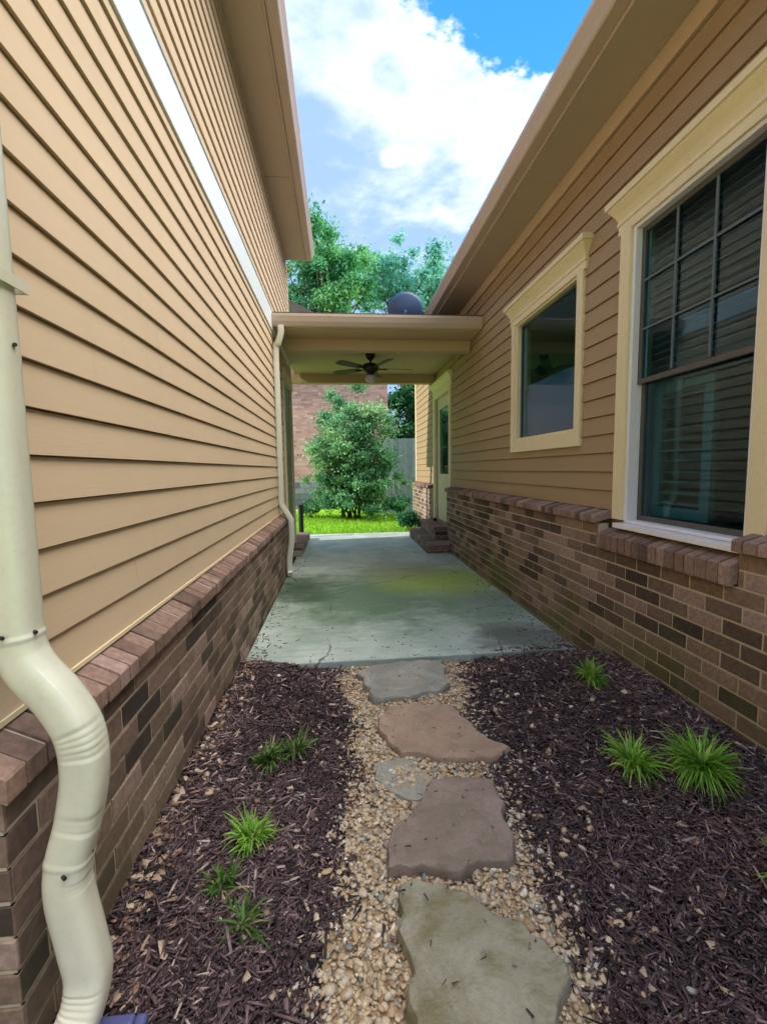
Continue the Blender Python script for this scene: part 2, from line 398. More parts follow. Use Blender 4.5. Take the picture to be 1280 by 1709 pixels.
M['chip'] = tone_mat('mulch_chip', [(0, (0.022, 0.013, 0.014)), (0.3, (0.078, 0.045, 0.047)), (0.6, (0.18, 0.11, 0.108)), (0.88, (0.36, 0.26, 0.26)), (1.0, (0.52, 0.41, 0.34))], 0.6, 90, 0.3, spec=0.5)
M['pebble'] = tone_mat('pea_gravel', [(0, (0.26, 0.175, 0.10)), (0.25, (0.48, 0.33, 0.19)), (0.6, (0.64, 0.51, 0.34)), (0.82, (0.48, 0.40, 0.30)), (0.9, (0.22, 0.23, 0.20)), (1.0, (0.84, 0.77, 0.62))], 0.45, 70, 0.15, nvar=0.3, spec=0.5)
M['grit'] = tone_mat('path_grit', [(0, (0.34, 0.24, 0.13)), (1, (0.46, 0.33, 0.19))], 0.95, 60, 0.8)
M['leaflit'] = tone_mat('dry_leaf', [(0, (0.20, 0.11, 0.07)), (0.5, (0.36, 0.24, 0.16)), (1, (0.55, 0.42, 0.32))], 0.7, 60, 0.3)
M['blade_g'] = tone_mat('liriope_leaf', [(0, (0.07, 0.20, 0.02)), (0.5, (0.20, 0.46, 0.04)), (0.85, (0.40, 0.66, 0.08)), (1, (0.45, 0.45, 0.18))], 0.4, 40, 0.0, 0.3, spec=0.5)
M['blade_o'] = tone_mat('liriope_leaf_dull', [(0, (0.04, 0.08, 0.015)), (0.5, (0.09, 0.20, 0.03)), (0.85, (0.17, 0.30, 0.06)), (1, (0.38, 0.30, 0.16))], 0.45, 40, 0.0, 0.3)
M['lawn'] = tone_mat('lawn_turf', [(0, (0.18, 0.38, 0.015)), (1, (0.26, 0.48, 0.02))], 0.9, 6, 0.5)
M['lawnblade'] = tone_mat('lawn_blade', [(0, (0.14, 0.38, 0.02)), (0.6, (0.30, 0.60, 0.03)), (1, (0.50, 0.70, 0.08))], 0.6, 20, 0.0, 0.35)
M['leaf_a'] = tone_mat('tree_leaf_a', [(0, (0.05, 0.24, 0.14)), (0.5, (0.14, 0.44, 0.20)), (1, (0.36, 0.66, 0.18))], 0.5, 3, 0.0, 0.35)
M['leaf_b'] = tone_mat('tree_leaf_b', [(0, (0.10, 0.36, 0.32)), (0.5, (0.20, 0.54, 0.44)), (1, (0.36, 0.68, 0.52))], 0.5, 3, 0.0, 0.35)
M['leaf_c'] = tone_mat('shrub_leaf', [(0, (0.05, 0.19, 0.09)), (0.5, (0.16, 0.40, 0.19)), (1, (0.44, 0.60, 0.28))], 0.45, 3, 0.0, 0.3)
M['leaf_d'] = tone_mat('dark_leaf', [(0, (0.01, 0.06, 0.03)), (0.5, (0.03, 0.17, 0.07)), (1, (0.10, 0.33, 0.10))], 0.5, 3, 0.0, 0.3)
M['bark'] = tone_mat('bark', [(0, (0.10, 0.07, 0.05)), (1, (0.20, 0.15, 0.11))], 0.9, 18, 0.6)
M['fence'] = tone_mat('weathered_fence', [(0, (0.12, 0.17, 0.19)), (1, (0.24, 0.31, 0.33))], 0.85, 8, 0.3)
M['nbrick'] = tone_mat('pink_brick', [(0, (0.34, 0.18, 0.17)), (0.5, (0.48, 0.28, 0.265)), (1, (0.58, 0.38, 0.36))], 0.9, 20, 0.3)
M['nfound'] = tone_mat('grey_block', [(0, (0.09, 0.11, 0.14)), (1, (0.20, 0.22, 0.25))], 0.9, 20, 0.5)

# ------------------------------------------------------------------ key planes
XLB, XLS = -0.71, -0.78      # left brick face, left siding face
XRB, XRS = 1.73, 1.82        # right brick face, right siding face
L_Y0, L_Y1 = 0.93, 7.70
R_Y0, R_Y1 = -1.6, 10.6

def siding(xp, d, y0, y1, z0, z1, e, holes=(), t=0.0125):
    """lap boards on plane x=xp facing d; holes = (ya,yb,za,zb)"""
    mb = MB(); z = z0; k = 0
    while z < z1-0.005:
        zt = min(z+e, z1); tone = rng.random()
        cuts = sorted({z, zt, *[h for H in holes for h in (H[2], H[3]) if z < h < zt]})
        for a, b in zip(cuts[:-1], cuts[1:]):
            if b == zt and zt < z1-0.001: b = zt-0.005     # shadow gap under the lap above
            if b-a < 0.003: continue
            iv = [(y0, y1)]
            for H in holes:
                if a >= H[2]-1e-6 and b <= H[3]+1e-6:
                    nv = []
                    for p, q in iv:
                        if H[1] <= p or H[0] >= q: nv.append((p, q)); continue
                        if H[0] > p: nv.append((p, H[0]))
                        if H[1] < q: nv.append((H[1], q))
                    iv = nv
            off = lambda zc: d*(0.002+t*(1-(zc-z)/e))
            for p, q in iv:
                # a butt joint somewhere along each long board
                seams = [p]
                if q-p > 2.5:
                    s_ = p+0.8+rng.random()*(q-p-1.6); seams.append(s_)
                seams.append(q)
                for i in range(len(seams)-1):
                    pa_, qa_ = seams[i]+(0.0012 if i else 0), seams[i+1]
                    mb.add([(xp+off(a), pa_, a), (xp+off(a), qa_, a), (xp+off(b), pa_, b), (xp+off(b), qa_, b),
                            (xp-d*0.02, pa_, a), (xp-d*0.02, qa_, a), (xp-d*0.02, pa_, b), (xp-d*0.02, qa_, b)],
                           [(0,1,3,2), (4,6,7,5), (0,4,5,1), (2,3,7,6), (0,2,6,4), (1,5,7,3)], min(1, max(0, tone+rng.normal()*0.1)))
        z = zt; k += 1
    return mb

BL, BC, MJ = 0.2032, 0.0797, 0.0115
def bricks(mb, mm, xp, d, y0, y1, z0, z1, holes=(), facing='x', trim=0.0, lead=0.0):
    """running bond bricks; mm gets the mortar backing"""
    rows = int(math.ceil((z1-z0)/BC))
    def P(u, depth, z):
        return (xp+d*depth, u, z) if facing == 'x' else (u, xp+d*depth, z)
    for r in range(rows):
        za = z1-(r+1)*BC+MJ*0.5; zb = z1-r*BC-MJ*0.5
        u = y0-BL*(0.5 if r % 2 else 0.0)
        while u < y1:
            a, b = max(u+MJ*0.5, y0), min(u+BL-MJ*0.5, y1); u += BL
            for H in holes:
                if H[2] < (za+zb)/2 < H[3]:
                    if H[0] <= a < H[1]: a = H[1]+0.002
                    elif a < H[0] < b: b = H[0]-0.002
            if b-a < 0.02: continue
            j = float(np.clip(rng.normal()*0.0008, -0.001, 0.0015)); c = 0.003; w = rng.normal(size=8)*0.0008
            t = float(np.clip(rng.normal(0.45, 0.30), 0, 1))
            mb.add([P(a, -0.012, za), P(b, -0.012, za), P(b, -0.012, zb), P(a, -0.012, zb),
                    P(a, j-c*0.6, za), P(b, j-c*0.6, za), P(b, j-c*0.6, zb), P(a, j-c*0.6, zb),
                    P(a+c, j, za+c+w[0]), P(b-c, j, za+c+w[1]), P(b-c, j, zb-c+w[2]), P(a+c, j, zb-c+w[3])],
                   [(0,1,5,4), (1,2,6,5), (2,3,7,6), (3,0,4,7), (4,5,9,8), (5,6,10,9), (6,7,11,10), (7,4,8,11), (8,9,10,11)], t)
    # mortar sheet with thickness
    ys = sorted({y0, y1, *[h for H in holes for h in H[:2] if y0 < h < y1]}); zs = sorted({z0, z1, *[h for H in holes for h in H[2:] if z0 < h < z1]})
    for a, b in zip(ys[:-1], ys[1:]):
        for c0, c1 in zip(zs[:-1], zs[1:]):
            if any(H[0] <= a and b <= H[1] and H[2] <= c0 and c1 <= H[3] for H in holes): continue
            p, q = P(a+(lead if a == y0 else 0), -0.0052, c0), P(b-(trim if b == y1 else 0), -0.06, c1)
            mm.box([min(p[i], q[i]) for i in range(3)], [max(p[i], q[i]) for i in range(3)])

def rowlock(mb, mm, xb, xf, y0, y1, zb, zf, th, w=0.068, j=0.010):
    """sloping ledge of bricks on edge: back at xb,zb, front at xf,zf, thickness th"""
    y = y0; s = 1 if xf > xb else -1
    while y < y1-0.015:
        a, b = y+j*0.5, min(y+w, y1)-j*0.5; y += w
        o = rng.normal()*0.002; t = float(np.clip(rng.normal(0.62, 0.2), 0, 1)); c = 0.004
        xo = rng.normal()*0.0015
        prof = [(xb, zb-th), (xf+xo, zf-th), (xf+s*c*0.3+xo, zf-th+c), (xf+s*c*0.3+xo, zf-c), (xf-s*c+xo, zf+o), (xb, zb+o)]
        mb.prism_y(prof, a, b, t)
    i = 0.006
    mm.prism_y([(xb, zb-th+i), (xf-s*i, zf-th+i), (xf-s*i, zf-i*1.0), (xb, zb-i)], y0+0.012, y1-0.012)

def swept_crown(mb, xw, prof, y0, y1):
    """crown head on right wall (faces -X) with mitred returns; prof = (out, z)"""
    rings = [[(xw, y0-o+0.0, z), (xw-o, y0-o, z), (xw-o, y1+o, z), (xw, y1+o, z)] for o, z in prof]
    V = [p for r in rings for p in r]; F = []
    for i in range(len(prof)-1):
        for k in range(3): F.append((i*4+k, i*4+k+1, (i+1)*4+k+1, (i+1)*4+k))
    n = len(prof)-1
    F += [(0, 1, 2, 3), (n*4, n*4+3, n*4+2, n*4+1)]
    mb.add(V, F)
CROWN = [(0.028, -0.215), (0.028, -0.16), (0.036, -0.155), (0.036, -0.14), (0.03, -0.132), (0.034, -0.12), (0.045, -0.095), (0.062, -0.07), (0.074, -0.05), (0.076, -0.044), (0.088, -0.04), (0.090, -0.005), (0.086, 0.0)]
def crown_head(ztop, y0, y1, parent):
    mb = MB(); swept_crown(mb, XRS, [(o, ztop+z) for o, z in CROWN], y0, y1)
    return mb.build('crown_moulding', M['trim'], parent)

def gutter_prof(xi, xo, z0, z1):
    """k-style gutter: xi = house side, xo = outer lip"""
    s = 1 if xo > xi else -1; w = abs(xo-xi)
    return [(xi, z0), (xi+s*w*0.62, z0), (xi+s*w*0.70, z0+0.01), (xi+s*w*0.80, z0+(z1-z0)*0.35), (xi+s*w*0.97, z0+(z1-z0)*0.72), (xo, z0+(z1-z0)*0.80), (xo, z1), (xo-s*0.006, z1), (xo-s*0.006, z1-0.012), (xi+s*w*0.10, z1-0.03), (xi, z1-0.01)]

# ================================================================== LEFT HOUSE
LH = thing('siding_house', (-3.5, 4.3, 0), 'two storey tan siding house with pale band and brick base, left of the passage', 'house')
EL = 0.12
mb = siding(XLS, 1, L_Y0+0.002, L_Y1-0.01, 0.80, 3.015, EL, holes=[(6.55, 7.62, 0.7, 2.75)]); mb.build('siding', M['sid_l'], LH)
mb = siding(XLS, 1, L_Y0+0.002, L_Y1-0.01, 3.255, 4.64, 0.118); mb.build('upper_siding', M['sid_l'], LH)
mb = MB(); mb.box((XLS-0.02, L_Y0, 3.018), (XLS+0.022, L_Y1+0.01, 3.252)); mb.box((XLS-0.02, L_Y0, 3.253), (XLS+0.030, L_Y1+0.01, 3.262))
mb.build('trim_band', M['band'], LH, bevel=0.003, label='pale bluish white band between lower and upper siding')
mb = MB(); mm = MB()
bricks(mb, mm, XLB, 1, L_Y0+0.0095, 6.5, -0.1, 0.685, lead=0.012)
bricks(mb, mm, L_Y0+0.008, -1, XLB-7*BL+0.005, XLB-0.0006, -0.1, 0.685, facing='y', trim=0.006)
bw = mb.build('brick_base', M['brick_l'], LH); mm.build('mortar', M['mortar'], bw)
mb = MB(); mm = MB(); rowlock(mb, mm, XLS-0.01, XLB+0.030, L_Y0-0.024, 6.5, 0.795, 0.742, 0.054)
rl = mb.build('brick_ledge', M['brick_cap'], LH); mm.build('mortar', M['mortar'], rl)
mb = MB()   # bottom starter trim above the ledge
mb.box((XLS-0.02, L_Y0, 0.790), (XLS+0.020, 6.5, 0.803)); mb.build('starter_trim', M['trim'], LH)
mb = MB()   # ledge return round the near corner
y = -3.6
for i in range(24):
    a = XLS-0.012-0.068*(i+1)
    t = float(np.clip(rng.normal(0.6, 0.2), 0, 1))
    mb.prism_x([(L_Y0+0.06, 0.733), (L_Y0-0.022, 0.68), (L_Y0-0.022, 0.742), (L_Y0+0.06, 0.795)], a+0.005, a+0.063, t)
mb.build('brick_ledge', M['brick_cap'], LH)
mb = MB()   # solid walls behind the cladding, and an added unseen wing
mb.box((-6.6, L_Y0+0.035, -0.1), (XLS-0.021, L_Y1-0.02, 4.63))
rx, rz = -3.70, 4.63+2.1
mb.prism_y([(-6.6, 4.63), (XLS-0.03, 4.63), (rx, rz)], L_Y0+0.05, L_Y1-0.03)
mb.box((-6.6, -7.0, -0.1), (-2.1, L_Y0+0.03, 4.62)); mb.prism_y([(-6.6, 4.62), (-2.1, 4.62), (rx, rz-0.02)], -7.0, L_Y0+0.03)  # unseen wing added to keep sun off the near ground and window
mb.build('wall', M['sid_l'], LH)
mb = MB(); mb.box((XLS-0.10, L_Y1-0.012, 0.8), (XLS+0.018, L_Y1+0.012, 4.64)); mb.build('corner_board', M['trim'], LH, bevel=0.002)
mb = MB(); mb.box((XLS+0.001, 0.55, 4.645), (-0.47, 7.52, 4.665)); mb.box((-0.468, 0.55, 4.64), (-0.448, 7.52, 4.80))
mb.build('soffit', M['soffit'], LH)
mb = MB(); mb.box((XLS+0.002, L_Y0, 4.60), (XLS+0.024, 7.50, 4.644)); mb.build('frieze', M['soffit'], LH)
mb = MB(); mb.prism_y(gutter_prof(-0.446, -0.318, 4.655, 4.79), 0.5, 7.56); mb.build('gutter', M['gutter'], LH)
def roof(parent, xe, ze, xr, zr, xo, zo, y0, y1, name='roof'):
    mb = MB()
    # staggered shingle courses as thin steps on each slope
    for (ax, az, bx, bz) in ((xe, ze, xr, zr), (xo, zo, xr, zr)):
        n = 30; dx_, dz_ = (bx-ax)/n, (bz-az)/n; L_ = math.hypot(dx_, dz_); nx, nz = -dz_/L_, dx_/L_
        if nz < 0: nx, nz = -nx, -nz
        for i in range(n):
            px, pz = ax+dx_*i, az+dz_*i
            mb.prism_y([(px, pz), (px+dx_, pz+dz_), (px+dx_+nx*0.012, pz+dz_+nz*0.012), (px+nx*0.03, pz+nz*0.03)], y0, y1, rng.random())
    return mb.build(name, M['shingle'], parent)
for y in (2.45, 4.9):
    mb = MB(); mb.prism_y([(x+(0.003 if x > -0.4 else 0), z-(0.003 if z < 4.7 else -0.003)) for x, z in gutter_prof(-0.445, -0.316, 4.655, 4.79)], y, y+0.05); mb.build('gutter_joint', M['gutter'], LH)
mb = MB()
for i in range(3): mb.box((XLS+0.03, 0.6+i*2.44, 4.6435), (-0.475, 0.604+i*2.44, 4.6445))
mb.build('soffit_seam', M['post'], LH, kind='stuff')
roof(LH, -0.36, 4.80, -3.7, 4.80+2.45, -7.05, 4.80, 0.5, 7.6)
roof(LH, -1.7, 4.80, -3.7, 4.80+2.40, -7.05, 4.80, -7.3, 0.49)  # roof over the added unseen wing, blocks sun as well
# side door under the breezeway
mb = MB(); mb.box((XLS-0.03, 6.63, 0.16), (XLS-0.005, 7.54, 2.62)); dr = mb.build('door', M['darkdoor'], LH)
mb = MB(); mb.tube([(XLS+0.0, 6.72, 1.15), (XLS+0.05, 6.72, 1.15), (XLS+0.05, 6.84, 1.15)], 0.012); mb.build('door_handle', M['brass'], dr, smooth=True)
mb = MB()
mb.box((XLS-0.02, 6.53, 0.14), (XLS+0.03, 6.63, 2.63)); mb.box((XLS-0.02, 7.54, 0.14), (XLS+0.03, 7.64, 2.63)); mb.box((XLS-0.02, 6.50, 2.632), (XLS+0.045, 7.67, 2.78))
mb.build('door_casing', M['trim'], LH, bevel=0.004)
mb = MB(); mb.box((XLS-0.02, 6.50, -0.05), (XLS+0.03, 7.69, 0.139)); mb.build('door_threshold', M['brick_l'], LH)

# near downspout: a fluted pipe with two crimped elbows round the ledge
def smooth_path(pts, n=12):
    P = [Vector(p) for p in pts]; out = []
    for i in range(len(P)-1):
        p0, p1, p2, p3 = P[max(i-1, 0)], P[i], P[i+1], P[min(i+2, len(P)-1)]
        for k in range(n):
            t = k/n
            out.append(0.5*((2*p1)+(-p0+p2)*t+(2*p0-5*p1+4*p2-p3)*t*t+(-p0+3*p1-3*p2+p3)*t*t*t))
    out.append(P[-1]); return out
def pipe(mb, pts, w, h, crimps=(), n=14, seg=28, exp=3.2, seams=()):
    """rounded rectangular tube; crimps = list of arc positions (z) pinched on the inside of a bend"""
    path = smooth_path(pts, n); u = Vector((1, 0, 0)); V = []; F = []
    for i, p in enumerate(path):
        t = (path[min(i+1, len(path)-1)]-path[max(i-1, 0)]).normalized()
        u = (u-t*u.dot(t)).normalized(); v = t.cross(u)
        s = 1.0
        for (zc, wd, amp) in seams:
            if abs(p.z-zc) < wd: s *= 1+amp
        for k in range(seg):
            a = 2*math.pi*k/seg; ca, sa = math.cos(a), math.sin(a)
            r = (abs(ca)**exp+abs(sa)**exp)**(-1/exp)
            q = 1.0
            for (zc, half, side, amp) in crimps:
                if abs(p.z-zc) < half:
                    fa = max(0, ca*side[0]+sa*side[1])
                    q -= amp*fa*(abs(math.cos((p.z-zc)*math.pi/0.0125))**0.6)
            V.append(p+(u*ca*r*w/2+v*sa*r*h/2)*s*q)
    for i in range(len(path)-1):
        for k in range(seg): F.append((i*seg+k, i*seg+(k+1) % seg, (i+1)*seg+(k+1) % seg, (i+1)*seg+k))
    F.append(tuple(range(seg-1, -1, -1))); F.append(tuple(range((len(path)-1)*seg, len(path)*seg)))
    mb.add([tuple(x) for x in V], F)
mb = MB()
pts = [(-0.40, 1.00, 4.66), (-0.44, 1.00, 4.58), (-0.66, 1.00, 4.42), (-0.692, 1.00, 4.30), (-0.692, 1.00, 3.4), (-0.692, 1.00, 2.4), (-0.692, 1.00, 1.6), (-0.692, 1.00, 1.15), (-0.690, 1.00, 1.00),
       (-0.668, 0.998, 0.935), (-0.615, 0.995, 0.865), (-0.577, 0.99, 0.79), (-0.572, 0.99, 0.70), (-0.588, 0.985, 0.60), (-0.612, 0.98, 0.51), (-0.616, 0.975, 0.43), (-0.596, 0.97, 0.31), (-0.586, 0.965, 0.23), (-0.600, 0.935, 0.155), (-0.645, 0.89, 0.10)]
pipe(mb, pts, 0.088, 0.082, crimps=[(0.775, 0.032, (0.6, 0.8), 0.07), (0.60, 0.02, (0.6, 0.8), 0.06), (0.175, 0.04, (-0.3, 0.95), 0.07), (0.46, 0.012, (1, 0), 0.04)], n=20,
     seams=[(1.006, 0.006, 0.05), (0.51, 0.005, 0.03), (1.60, 0.004, 0.025)])
ds = mb.build('downspout', M['spout'], LH, smooth=True, label='cream square downspout with crimped elbows bending around the brick ledge')
mb = MB(); mb.box((XLS+0.002, 0.949, 1.725), (-0.643, 0.956, 1.75)); mb.box((XLS+0.002, 1.044, 1.725), (-0.643, 1.051, 1.75)); mb.box((-0.6435, 0.949, 1.725), (-0.640, 1.051, 1.75))
mb.build('strap', M['spout'], ds)

mb = MB()
for (sx, sy, sz) in ((-0.645, 0.985, 1.02), (-0.69, 0.955, 1.02), (-0.57, 0.985, 0.515), (-0.60, 0.935, 0.50), (-0.645, 1.0, 1.61)):
    mb.tube([(sx-0.004, sy+0.002, sz), (sx+0.004, sy-0.004, sz)], 0.004, seg=8)
mb.build('screw', M['post'], ds, kind='stuff')
mb = MB(); # splash block: a trough under the outlet
mb.box((-0.78, 0.60, 0.02), (-0.485, 0.975, 0.058)); mb.box((-0.505, 0.60, 0.03), (-0.478, 0.995, 0.088)); mb.box((-0.78, 0.60, 0.03), (-0.76, 0.90, 0.088)); mb.box((-0.70, 0.965, 0.03), (-0.506, 0.997, 0.088))
tag(mb.build('splash_block', M['splash'], bevel=0.009, seg=3), 'dark blue plastic splash block on the mulch under the near downspout', 'splash block')

# ================================================================== RIGHT HOUSE
RH = thing('siding_house', (5.5, 4.5, 0), 'single storey tan house, siding coloured as in shade, with two cream framed windows, right of the passage', 'house')
ER = 0.1278
BW = (1.825, 2.715, 0.985, 2.795)       # big window opening
SW = (3.34, 4.54, 1.62, 2.78)           # small window opening
DW = (7.33, 8.44, 0.40, 2.62)           # door opening
CUT = [(1.75, 2.835, 0.5, 2.85), (3.27, 4.62, 1.55, 2.82), (7.25, 8.5, 0.3, 2.75)]
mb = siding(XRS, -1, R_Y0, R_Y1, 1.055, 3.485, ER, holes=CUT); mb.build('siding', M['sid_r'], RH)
mb = MB(); mm = MB()
bricks(mb, mm, XRB, -1, R_Y0, 7.22, -0.12, 0.965, holes=[(1.785, 2.845, 0.807, 2)])
bw = mb.build('brick_base', M['brick_r'], RH); mm.build('mortar', M['mortar'], bw)
mb = MB(); mm = MB(); bricks(mb, mm, XRB, -1, 8.56, R_Y1, -0.12, 0.965)
bw = mb.build('brick_base', M['brick_r'], RH); mm.build('mortar', M['mortar'], bw)
for a, b in ((R_Y0, 1.79), (2.84, 7.22), (8.56, R_Y1)):
    mb = MB(); mm = MB(); rowlock(mb, mm, XRS+0.01, 1.695, a, b, 1.055, 1.02, 0.050)
    rl = mb.build('brick_ledge', M['brick_cap'], RH); mm.build('mortar', M['mortar'], rl)
mb = MB(); mm = MB(); rowlock(mb, mm, XRS+0.02, 1.70, 1.787, 2.843, 0.955, 0.905, 0.097)
rl = mb.build('window_ledge', M['brick_cap'], RH, label='brick sill one course lower beneath the near window'); mm.build('mortar', M['mortar'], rl)
# structural shell: sheathing with openings, back wall, floor, ceiling, partition
mb = MB()
def sheath(mb, x0, x1, y0, y1, z0, z1, holes):
    ys = sorted({y0, y1, *[h for H in holes for h in H[:2]]}); zs = sorted({z0, z1, *[h for H in holes for h in H[2:]]})
    for a, b in zip(ys[:-1], ys[1:]):
        for c, d in zip(zs[:-1], zs[1:]):
            if any(H[0] <= a and b <= H[1] and H[2] <= c and d <= H[3] for H in holes): continue
            mb.box((x0, a, c), (x1, b, d))
sheath(mb, XRS+0.021, XRS+0.14, R_Y0, R_Y1, -0.1, 3.62, [BW, SW, DW])
mb.box((8.9, R_Y0, -0.1), (9.0, R_Y1, 3.62)); mb.box((XRS+0.142, R_Y0, -0.1), (8.898, R_Y0+0.1, 3.62)); mb.box((XRS+0.022, R_Y1-0.1, 1.0), (8.898, R_Y1+0.004, 3.62))
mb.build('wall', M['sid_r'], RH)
mb = MB(); mb.box((XRS+0.15, R_Y0+0.11, 0.38), (8.88, R_Y1-0.11, 0.42)); mb.box((XRS+0.15, R_Y0+0.11, 3.0), (8.88, R_Y1-0.11, 3.05)); mb.box((4.6, R_Y0+0.12, 0.43), (4.7, R_Y1-0.12, 2.99))
mb.box((XRS+0.16, 3.0, 0.43), (4.59, 3.08, 2.99)); mb.build('interior', M['room'], RH)
mb = MB(); mb.box((XRS-0.024, R_Y0, 3.487), (XRS+0.02, R_Y1, 3.60)); mb.build('frieze', M['beam'], RH, bevel=0.003)
mb = MB(); mb.box((1.50, R_Y0-0.3, 3.602), (XRS+0.02, R_Y1+0.3, 3.622)); mb.box((1.482, R_Y0-0.3, 3.60), (1.499, R_Y1+0.3, 3.76)); mb.build('soffit', M['soffit'], RH)
mb = MB(); mb.prism_y(gutter_prof(1.480, 1.362, 3.625, 3.755), R_Y0-0.35, R_Y1+0.35); mb.build('gutter', M['gutter'], RH)
for y in (2.1, 4.6):
    mb = MB(); mb.prism_y([(x-(0.003 if x < 1.43 else 0), z-(0.003 if z < 3.66 else -0.003)) for x, z in gutter_prof(1.479, 1.360, 3.625, 3.755)], y, y+0.05); mb.build('gutter_joint', M['gutter'], RH)
roof(RH, 1.40, 3.765, 5.4, 3.765+2.6, 9.4, 3.765, R_Y0-0.35, R_Y1+0.35)
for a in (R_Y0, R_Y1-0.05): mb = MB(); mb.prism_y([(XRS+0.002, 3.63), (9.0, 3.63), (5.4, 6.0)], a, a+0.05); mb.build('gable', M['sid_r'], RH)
mb = MB(); mb.box((XRS-0.026, R_Y1-0.09, 1.06), (XRS+0.02, R_Y1+0.02, 3.486)); mb.box((XRB-0.0, R_Y1+0.002, -0.1), (XRS+0.2, R_Y1+0.02, 1.0)); mb.build('corner_board', M['trim'], RH, bevel=0.002)

def window(Wn, cw, zbot_case, rail, grid, label, big):
    ya, yb, za, zb = Wn; xs = XRS
    mb = MB(); xo = xs-0.032; xi = xs+0.03          # casing
    mb.box((xo, yb, zbot_case), (xi, yb+cw, zb+0.001)); mb.box((xo, ya-cw, zbot_case), (xi, ya, zb+0.001))
    mb.box((xo+0.003, ya-cw, zb+0.001), (xi, yb+cw, zb+0.03))
    if not big: mb.box((xo+0.001, ya+0.001, zbot_case), (xi, yb-0.001, za))
    w = mb.build('window', M['trim'], RH, bevel=0.004, label=label)
    crown_head(3.005 if big else 2.985, ya-cw, yb+cw, w)
    mb = MB(); f = 0.026 if big else 0.028; x0, x1 = xs-0.012, xs+0.09       # vinyl frame
    mb.box((x0, ya, za), (x1, ya+f, zb)); mb.box((x0, yb-f, za), (x1, yb, zb)); mb.box((x0+0.001, ya+f, zb-f), (x1, yb-f, zb)); mb.box((x0+0.001, ya+f, za), (x1, yb-f, za+f*0.7))
    if big: mb.box((xs-0.075, ya-0.02, za-0.032), (xs+0.03, yb+0.02, za-0.002))
    mb.build('window_frame', M['white'] if big else M['trim'], w, bevel=0.003)
    s = 0.030 if big else 0.016
    def sash(x, z0, z1):
        mb = MB(); a, b = ya+f+0.001, yb-f-0.001
        mb.box((x, a, z0), (x+0.028, a+s, z1)); mb.box((x, b-s, z0), (x+0.028, b, z1)); mb.box((x+0.001, a+s, z0), (x+0.027, b-s, z0+s)); mb.box((x+0.001, a+s, z1-s), (x+0.027, b-s, z1))
        so_ = mb.build('sash', M['sash'] if big else M['sash'], w, bevel=0.002)
        mg = MB(); mg.box((x+0.012, a+s*0.8, z0+s*0.8), (x+0.015, b-s*0.8, z1-s*0.8)); mg.build('glass', M['glass'], w)
    zf0, zf1 = za+f*0.7+0.001, zb-f-0.001
    if big: sash(xs+0.028, rail-0.018, zf1); sash(xs+0.058, zf0, rail+0.018)
    else: sash(xs+0.028, zf0, zf1)
    if grid:
        a, b = ya+f+s, yb-f-s; z0, z1 = rail+0.02, zb-f-s; mb = MB(); x = xs+0.026
        for i in (1, 2): yy = a+(b-a)*i/3; mb.box((x, yy-0.007, z0), (x+0.006, yy+0.007, z1))
        for i in (1, 2):
            zz_ = z0+(z1-z0)*i/3
            mb.box((x+0.001, a, zz_-0.006), (x+0.005, b, zz_+0.006))
        mb.build('grille', M['grille'], w)
    return w
wb = window(BW, 0.10, 1.0, 1.865, True, 'large near window with grid in its upper sash', True)
ws = window(SW, 0.085, 1.50, 2.16, False, 'smaller far window with plain panes', False)
mb = MB(); mb.box((1.93, SW[0]+0.03, SW[2]+0.02), (1.936, SW[1]-0.03, 2.17)); mb.build('cafe_shade', M['shade'], ws)
# a blind behind the top sash, louvred shutter leaf behind the bottom sash
mb = MB(); z = 1.93
while z < 2.74:
    mb.add([(1.93, 1.91, z), (1.93, 2.67, z), (1.955, 2.67, z+0.018), (1.955, 1.91, z+0.018), (1.932, 1.91, z-0.003), (1.932, 2.67, z-0.003), (1.957, 2.67, z+0.015), (1.957, 1.91, z+0.015)],
           [(0,1,2,3), (4,7,6,5), (0,4,5,1), (2,6,7,3), (0,3,7,4), (1,5,6,2)]); z += 0.045
mb.build('blind', M['blind'], wb)
mb = MB(); y0, y1, z0, z1 = 2.19, 2.63, 1.04, 1.83; fw = 0.062
mb.box((1.93, y0, z0), (1.96, y0+fw, z1)); mb.box((1.93, y1-fw, z0), (1.96, y1, z1)); mb.box((1.931, y0+fw, z0), (1.959, y1-fw, z0+fw)); mb.box((1.931, y0+fw, z1-fw), (1.959, y1-fw, z1))
z = z0+fw+0.02
while z < z1-fw-0.02:
    mb.add([(1.93, y0+fw, z), (1.93, y1-fw, z), (1.975, y1-fw, z+0.010), (1.975, y0+fw, z+0.010), (1.932, y0+fw, z-0.004), (1.932, y1-fw, z-0.004), (1.977, y1-fw, z+0.006), (1.977, y0+fw, z+0.006)],
           [(0,1,2,3), (4,7,6,5), (0,4,5,1), (2,6,7,3), (0,3,7,4), (1,5,6,2)]); z += 0.062
mb.build('shutter', M['shutter'], wb, label='sage green louvred shutter leaf behind the lower pane')
